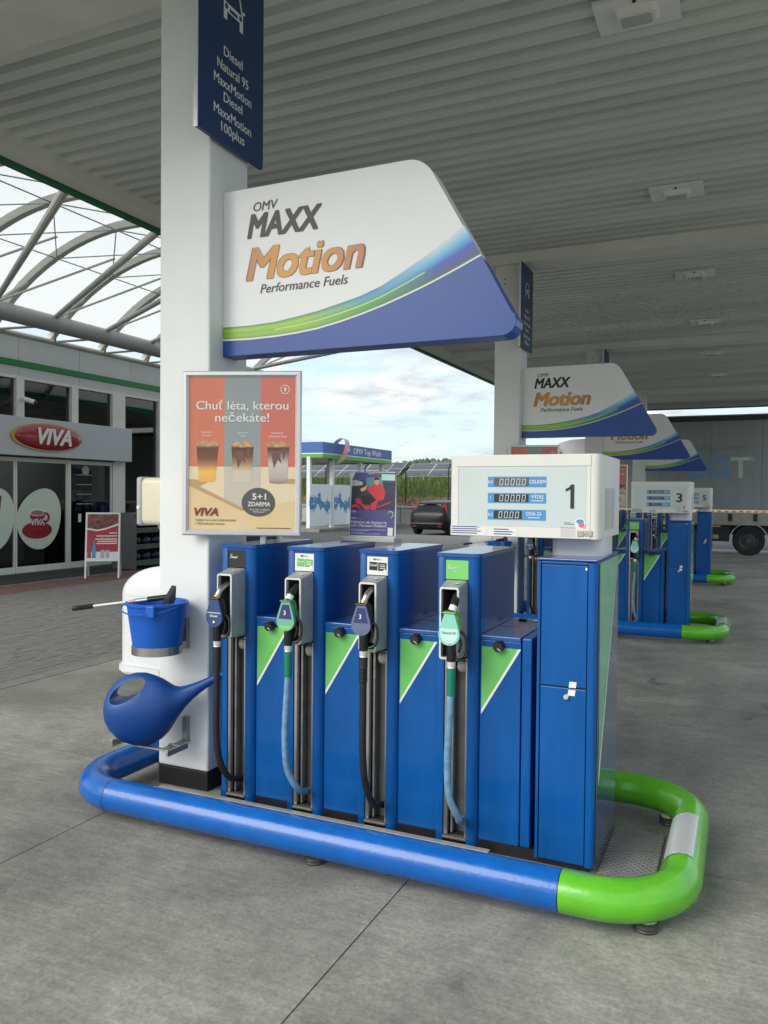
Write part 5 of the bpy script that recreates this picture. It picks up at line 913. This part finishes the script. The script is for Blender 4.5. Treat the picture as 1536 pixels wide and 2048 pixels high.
rb = thing('ribbon_emblem', 'rainbow coloured loop emblem wrapped over the car wash roof edge', 'emblem', (wx, w0+2.3, 3.2))
rbm = bpy.data.materials.new('rainbow_ribbon'); rbm.use_nodes = True; t = rbm.node_tree; b = t.nodes['Principled BSDF']; b.inputs['Roughness'].default_value = .3
tcn = t.nodes.new('ShaderNodeTexCoord'); sx = t.nodes.new('ShaderNodeSeparateXYZ'); t.links.new(tcn.outputs['Generated'], sx.inputs[0]); rp = t.nodes.new('ShaderNodeValToRGB'); e = rp.color_ramp.elements
while len(e) < 6: e.new(.5)
for el, (p_, c) in zip(e, ((0, (196, 222, 150)), (.2, (220, 214, 140)), (.42, (226, 150, 120)), (.6, (222, 120, 150)), (.8, (176, 140, 200)), (1, (150, 180, 220)))): el.position = p_; el.color = lin(*c)
t.links.new(sx.outputs[2], rp.inputs[0]); t.links.new(rp.outputs[0], b.inputs['Base Color'])
q = M(); V = []; nn_ = 28
for i in range(nn_+1):
    a = R(-70+300*i/nn_); V += [(wx-.10+.40*math.cos(a), w0+1.3+.9*(math.sin(a)+1)/2+s_, 3.62+.66*math.sin(a)) for s_ in (-.24, .24)]
q.add(V, [(2*i, 2*i+1, 2*i+3, 2*i+2) for i in range(nn_)]); q.build('ribbon', rbm, rb, smooth=60)
q = M(); F_ = lambda a, b, d: (wx+.27, a, b); q.flat([(w0+2.1+.22*(1 if k % 2 == 0 else .25)*math.cos(2*math.pi*k/16), 3.74+.22*(1 if k % 2 == 0 else .25)*math.sin(2*math.pi*k/16)) for k in range(16)], F_); q.build('sparkle', PW, rb)
# car
CARB = mat('car_paint_black', (.010, .011, .014), .3, spec=.2, noise=.08, nscale=2, coat=.1); CG = mat('car_glass', (.16, .20, .20), .05, coat=1)
ca = thing('parked_car', 'dark hatchback seen from behind near the car wash', 'car', (-11.72, 28.2, bgz), R(-7))
cxm, cy0 = -11.72, 28.2
# stations: y, half width at sill, belt, z sill, z belt, z roof, half width roof
stn = [(-.02, .60, .66, .36, .74, .86, .58), (.03, .78, .82, .28, .84, .97, .70), (.11, .86, .88, .24, .92, 1.06, .71), (.36, .88, .88, .22, .93, 1.36, .63), (.72, .89, .89, .22, .93, 1.44, .62), (1.5, .90, .90, .22, .92, 1.48, .62), (2.3, .90, .90, .22, .91, 1.42, .62), (3.0, .89, .89, .22, .90, 1.02, .72), (3.7, .87, .86, .24, .84, .90, .70), (4.2, .78, .78, .28, .70, .74, .6), (4.3, .62, .62, .34, .60, .64, .5)]
q = M(); V = []
for y, ws_, wb_, zs, zb, zr, wr in stn:
    hp_ = [(ws_*.9, zs), (ws_, zs+.1), (wb_, (zs+zb)/2), (wb_*.985, zb), ((wb_+wr)/2*.99, (zb+zr)/2+.02), (wr, zr-.03), (wr*.8, zr), (0, zr+.012)]
    ring = hp_+[(-a, b_) for a, b_ in hp_[-2::-1]]; V += [(cxm+a, cy0+y, bgz+b_) for a, b_ in ring]
L_ = 15
q.add(V, [(i*L_+k, i*L_+k+1, (i+1)*L_+k+1, (i+1)*L_+k) for i in range(len(stn)-1) for k in range(L_-1)]+[(i*L_+L_-1, i*L_, (i+1)*L_, (i+1)*L_+L_-1) for i in range(len(stn)-1)]+[tuple(range(L_)), tuple(range((len(stn)-1)*L_, len(stn)*L_))]); cbd = q.build('body', CARB, ca, smooth=40)
sk = lambda a, z: (cxm+a, cy0+(.02 if z < .9 else .10+(z-.9)*.50)-.02, bgz+z)
q = M(); q.add([(cxm-.60, cy0+.085, bgz+1.0), (cxm+.60, cy0+.085, bgz+1.0), (cxm+.50, cy0+.32, bgz+1.32), (cxm-.50, cy0+.32, bgz+1.32)], [(0, 1, 2, 3)]); q.build('rear_window', CG, ca)
for s_ in (-1, 1):
    q = M(); q.add([(cxm+s_*.895, cy0+.75, bgz+.96), (cxm+s_*.895, cy0+2.5, bgz+.95), (cxm+s_*.72, cy0+2.05, bgz+1.38), (cxm+s_*.70, cy0+1.0, bgz+1.38)], [(0, 1, 2, 3)]); q.build('side_window', CG, ca)
    q = M(); q.add([(cxm+s_*.66, cy0+.055, bgz+.90), (cxm+s_*.90, cy0+.16, bgz+.90), (cxm+s_*.71, cy0+.36, bgz+1.33), (cxm+s_*.56, cy0+.29, bgz+1.32)], [(0, 1, 2, 3)]); q.build('tail_light', mat('tail_red', (.22, .012, .018), .2, noise=.3, nscale=10), ca)
    for yy in (.62, 3.35):
        q = M().lathe([(.2, 0), (.31, .0), (.315, .03), (.315, .19), (.2, .2)], (cxm+s_*.88-(.2 if s_ > 0 else 0), cy0+yy, bgz+.315), 24, 'X'); wh = q.build('wheel', TYRE, ca, smooth=40)
        M().lathe([(0, .0), (.06, .0), (.09, .012), (.19, .006), (.205, .0)], (cxm+s_*.885, cy0+yy, bgz+.315), 20, 'X').build('rim', ALU, wh, smooth=40)
M().box(cxm-.26, cxm+.26, cy0-.018, cy0-.005, bgz+.62, bgz+.73, .003).build('number_plate', PW, ca); q = M(); [q.flat([(cxm-.2+.06*k, bgz+.645), (cxm-.16+.06*k, bgz+.645), (cxm-.16+.06*k, bgz+.705), (cxm-.2+.06*k, bgz+.705)], front(cy0-.0192)) for k in range(7) if k != 3]; q.build('plate_print', PG, ca)
M().box(cxm-.72, cxm+.72, cy0-.035, cy0+.05, bgz+.42, bgz+.56, .03, 3).build('bumper', CARB, ca); M().box(cxm-.76, cxm+.76, cy0-.038, cy0-.03, bgz+.49, bgz+.50).build('bumper_trim', PG, ca); M().lathe([(0, -.008), (.06, -.006), (.065, 0)], (cxm, cy0+.015, bgz+.82), 16, 'Y').build('badge', ALU, ca); M().tube([(cxm+.02, cy0+.10, bgz+1.0), (cxm+.42, cy0+.105, bgz+.98)], .012, 6).build('rear_wiper', BLACKP, ca)
M().box(cxm-.56, cxm+.56, cy0+.28, cy0+.48, bgz+1.33, bgz+1.375, .015).build('roof_spoiler', CARB, ca)
for s_ in (-1, 1): M().box(cxm+s_*.6-.1, cxm+s_*.6+.1, cy0-.036, cy0-.02, bgz+.36, bgz+.41).build('reflector', mat('tail_red', (0, 0, 0)), ca)
# kerb, retaining wall, bank
kb = M().box(-40, -3, 37.2, 37.4, bgz-.05, bgz+.12, .02).build('kerb', CONC); tag(kb, kind='structure')
rw = thing('retaining_wall', 'low white ribbed concrete retaining wall below the grass bank', 'wall', (-15, 38.3, bgz))
RWM = mat('wall_white_concrete', (.42, .42, .40), .7, noise=.2, nscale=2)
for k in range(46): M().box(-36+.75*k+.015, -36+.75*k+.735, 38.15, 38.5, bgz, .80, .04).build('panel', RWM, rw)
M().box(-36.1, -1.4, 38.1, 38.6, .802, .92, .02).build('coping', RWM, rw)
GRASS = mat('grass', (.11, .17, .04), .9, noise=.4, nscale=3); STRAW = mat('dry_straw', (.28, .20, .12), .95, noise=.4, nscale=8)
bkp = [(38.5, .85), (39.9, 1.42), (40.7, 1.75), (42, 2.3), (44, 2.45), (90, 3.0)]
q = M()
for i in range(5):
    q.cur = 1 if i == 0 else 0; (a, za), (b_, zb) = bkp[i], bkp[i+1]; q.add([(-80, a, za), (20, a, za), (20, b_, zb), (-80, b_, zb)], [(0, 1, 2, 3)])
tag(q.build('grass_bank', [GRASS, STRAW]), kind='structure')
q = M(); rnd = random.Random(3)
def bank_z(y):
    for (a, za), (b_, zb) in zip(bkp[:-1], bkp[1:]):
        if a <= y <= b_: return za+(zb-za)*(y-a)/(b_-a)
    return .85
for k in range(16000):
    y = rnd.uniform(38.6, 42.5); x = rnd.uniform(-34, -7); z = bank_z(y); straw = y < 39.9+rnd.uniform(-.4, .3); q.cur = (1 if straw else (2 if rnd.random() < .3 else 0)); h = rnd.uniform(.12, .3) if straw else rnd.uniform(.3, .75); l_ = rnd.uniform(-.12, .12); wd = rnd.uniform(.012, .03); a = rnd.uniform(0, 3.14)
    q.add([(x-wd*math.cos(a), y-wd*math.sin(a), z-.02), (x+wd*math.cos(a), y+wd*math.sin(a), z-.02), (x+l_, y+rnd.uniform(-.1, .1), z+h)], [(0, 1, 2)])
tag(q.build('tall_grass', [GRASS, STRAW, mat('grass_light', (.19, .25, .08), .9, noise=.3)]), 'tall green and straw coloured grass growing on the bank', 'grass', kind='stuff')
fn = thing('mesh_fence', 'wire fence with dark bent top posts along the grass bank', 'fence', (-16, 39, 1))
FEN = mat('fence_dark', (.025, .028, .028), .6)
for k in range(12):
    x = -33.2+2.62*k+.2; M().tube(smoothpath([(x, 39.0, .9), (x, 39.0, 2.6), (x, 39.02, 3.05), (x+.06, 39.12, 3.28), (x+.16, 39.25, 3.40)], 4), .045, 8).build('post', FEN, fn, smooth=50)
for z in (1.15, 1.7, 2.25, 2.8, 3.1): M().tube([(-36, 39, z), (-3, 39, z)], .006, 5).build('wire', FEN, fn)
# solar tables
SOL = mat('solar_cell', (.03, .034, .055), .3, noise=.12, nscale=2, coat=.2); SOLF = mat('solar_frame', (.55, .56, .57), .4, .5)
def table(x0, ncol, y, z0, label, tilt=R(26), rows=2, pw=1.68, ph=1.02):
    t_ = thing('solar_table', label, 'solar panels', (x0, y, z0-.9), group='tilted solar tables on the bank')
    cosT, sinT = math.cos(tilt), math.sin(tilt)
    for c in range(ncol):
        for r_ in range(rows):
            s0 = r_*(ph+.02); P_ = lambda a, s, d: (x0+c*(pw+.03)+a, y+s*cosT-d*sinT, z0+s*sinT+d*cosT)
            p_ = M(); p_.add([P_(a, s, d) for d in (0, .035) for a, s in ((0, s0), (pw, s0), (pw, s0+ph), (0, s0+ph))], [(3, 2, 1, 0), (4, 5, 6, 7), (0, 1, 5, 4), (1, 2, 6, 5), (2, 3, 7, 6), (3, 0, 4, 7)]); pn_ = p_.build('panel', SOLF, t_)
            g_ = M(); g_.add([P_(a, s, .0375) for a, s in ((.035, s0+.035), (pw-.035, s0+.035), (pw-.035, s0+ph-.035), (.035, s0+ph-.035))], [(0, 1, 2, 3)]); g_.build('cells', SOL, pn_)
    for c in range(0, ncol+1, 3):
        xx = x0+c*(pw+.03)-.02; M().box(xx-.04, xx+.04, y+.3, y+.38, z0-.95, z0+.12).build('leg', GALV, t_); M().box(xx-.04, xx+.04, y+1.5, y+1.58, z0-.95, z0+.70).build('leg', GALV, t_)
    return t_
table(-19.7, 8, 44.2, 2.72, 'solar table with its lower edge above the grass right of car wash')
table(-34.5, 8, 43.6, 2.68, 'solar table seen through the posts of the car wash')
table(-21.0, 9, 51.0, 3.05, 'solar table in the second row behind the grass bank', tilt=R(28)); table(-40, 10, 51.0, 3.05, 'solar table in the second row behind the car wash', tilt=R(28))
# wooded hill far away
q = M(); nx_ = 40; V = []; hz_ = lambda x: 8.3+2.3*math.exp(-((x+97)/16)**2)+1.2*math.exp(-((x+60)/40)**2)+.5*math.sin(x*.11)
for i in range(nx_+1):
    x = -260+400*i/nx_; V += [(x, 225, 0), (x, 250, hz_(x)), (x, 320, hz_(x)*.9)]
q.add(V, [(3*i+k, 3*i+3+k, 3*i+4+k, 3*i+1+k) for i in range(nx_) for k in range(2)]); tag(q.build('hill', mat('hill_green', (.05, .085, .03), .9, noise=.3, nscale=.1)), kind='structure')
q = M()
for k in range(900):
    x = rnd.uniform(-170, -20); y = rnd.uniform(238, 256); z = hz_(x)*(.75+.25*min(1, (y-225)/25)); h = rnd.uniform(1.0, 2.3)*(1.35 if abs(x+95) < 20 else .8); r_ = h*rnd.uniform(.28, .5); q.cur = rnd.randrange(3)
    con = rnd.random() < .4; n = 7; rs_ = ((.2, 0), (1, .25), (.8, .6), (.0, 1)) if con else ((.5, 0), (1, .4), (.85, .72), (.25, 1))
    q.lathe([(r_*a*rnd.uniform(.8, 1.2), h*b_) for a, b_ in rs_], (x, y, z), n)
tag(q.build('far_wood', [mat('wood_a', (.075, .115, .07), .9), mat('wood_b', (.10, .145, .075), .9), mat('wood_c', (.065, .10, .07), .9)]), 'far wooded hill of dark conifers and broadleaf trees on the horizon', 'wood', kind='stuff')
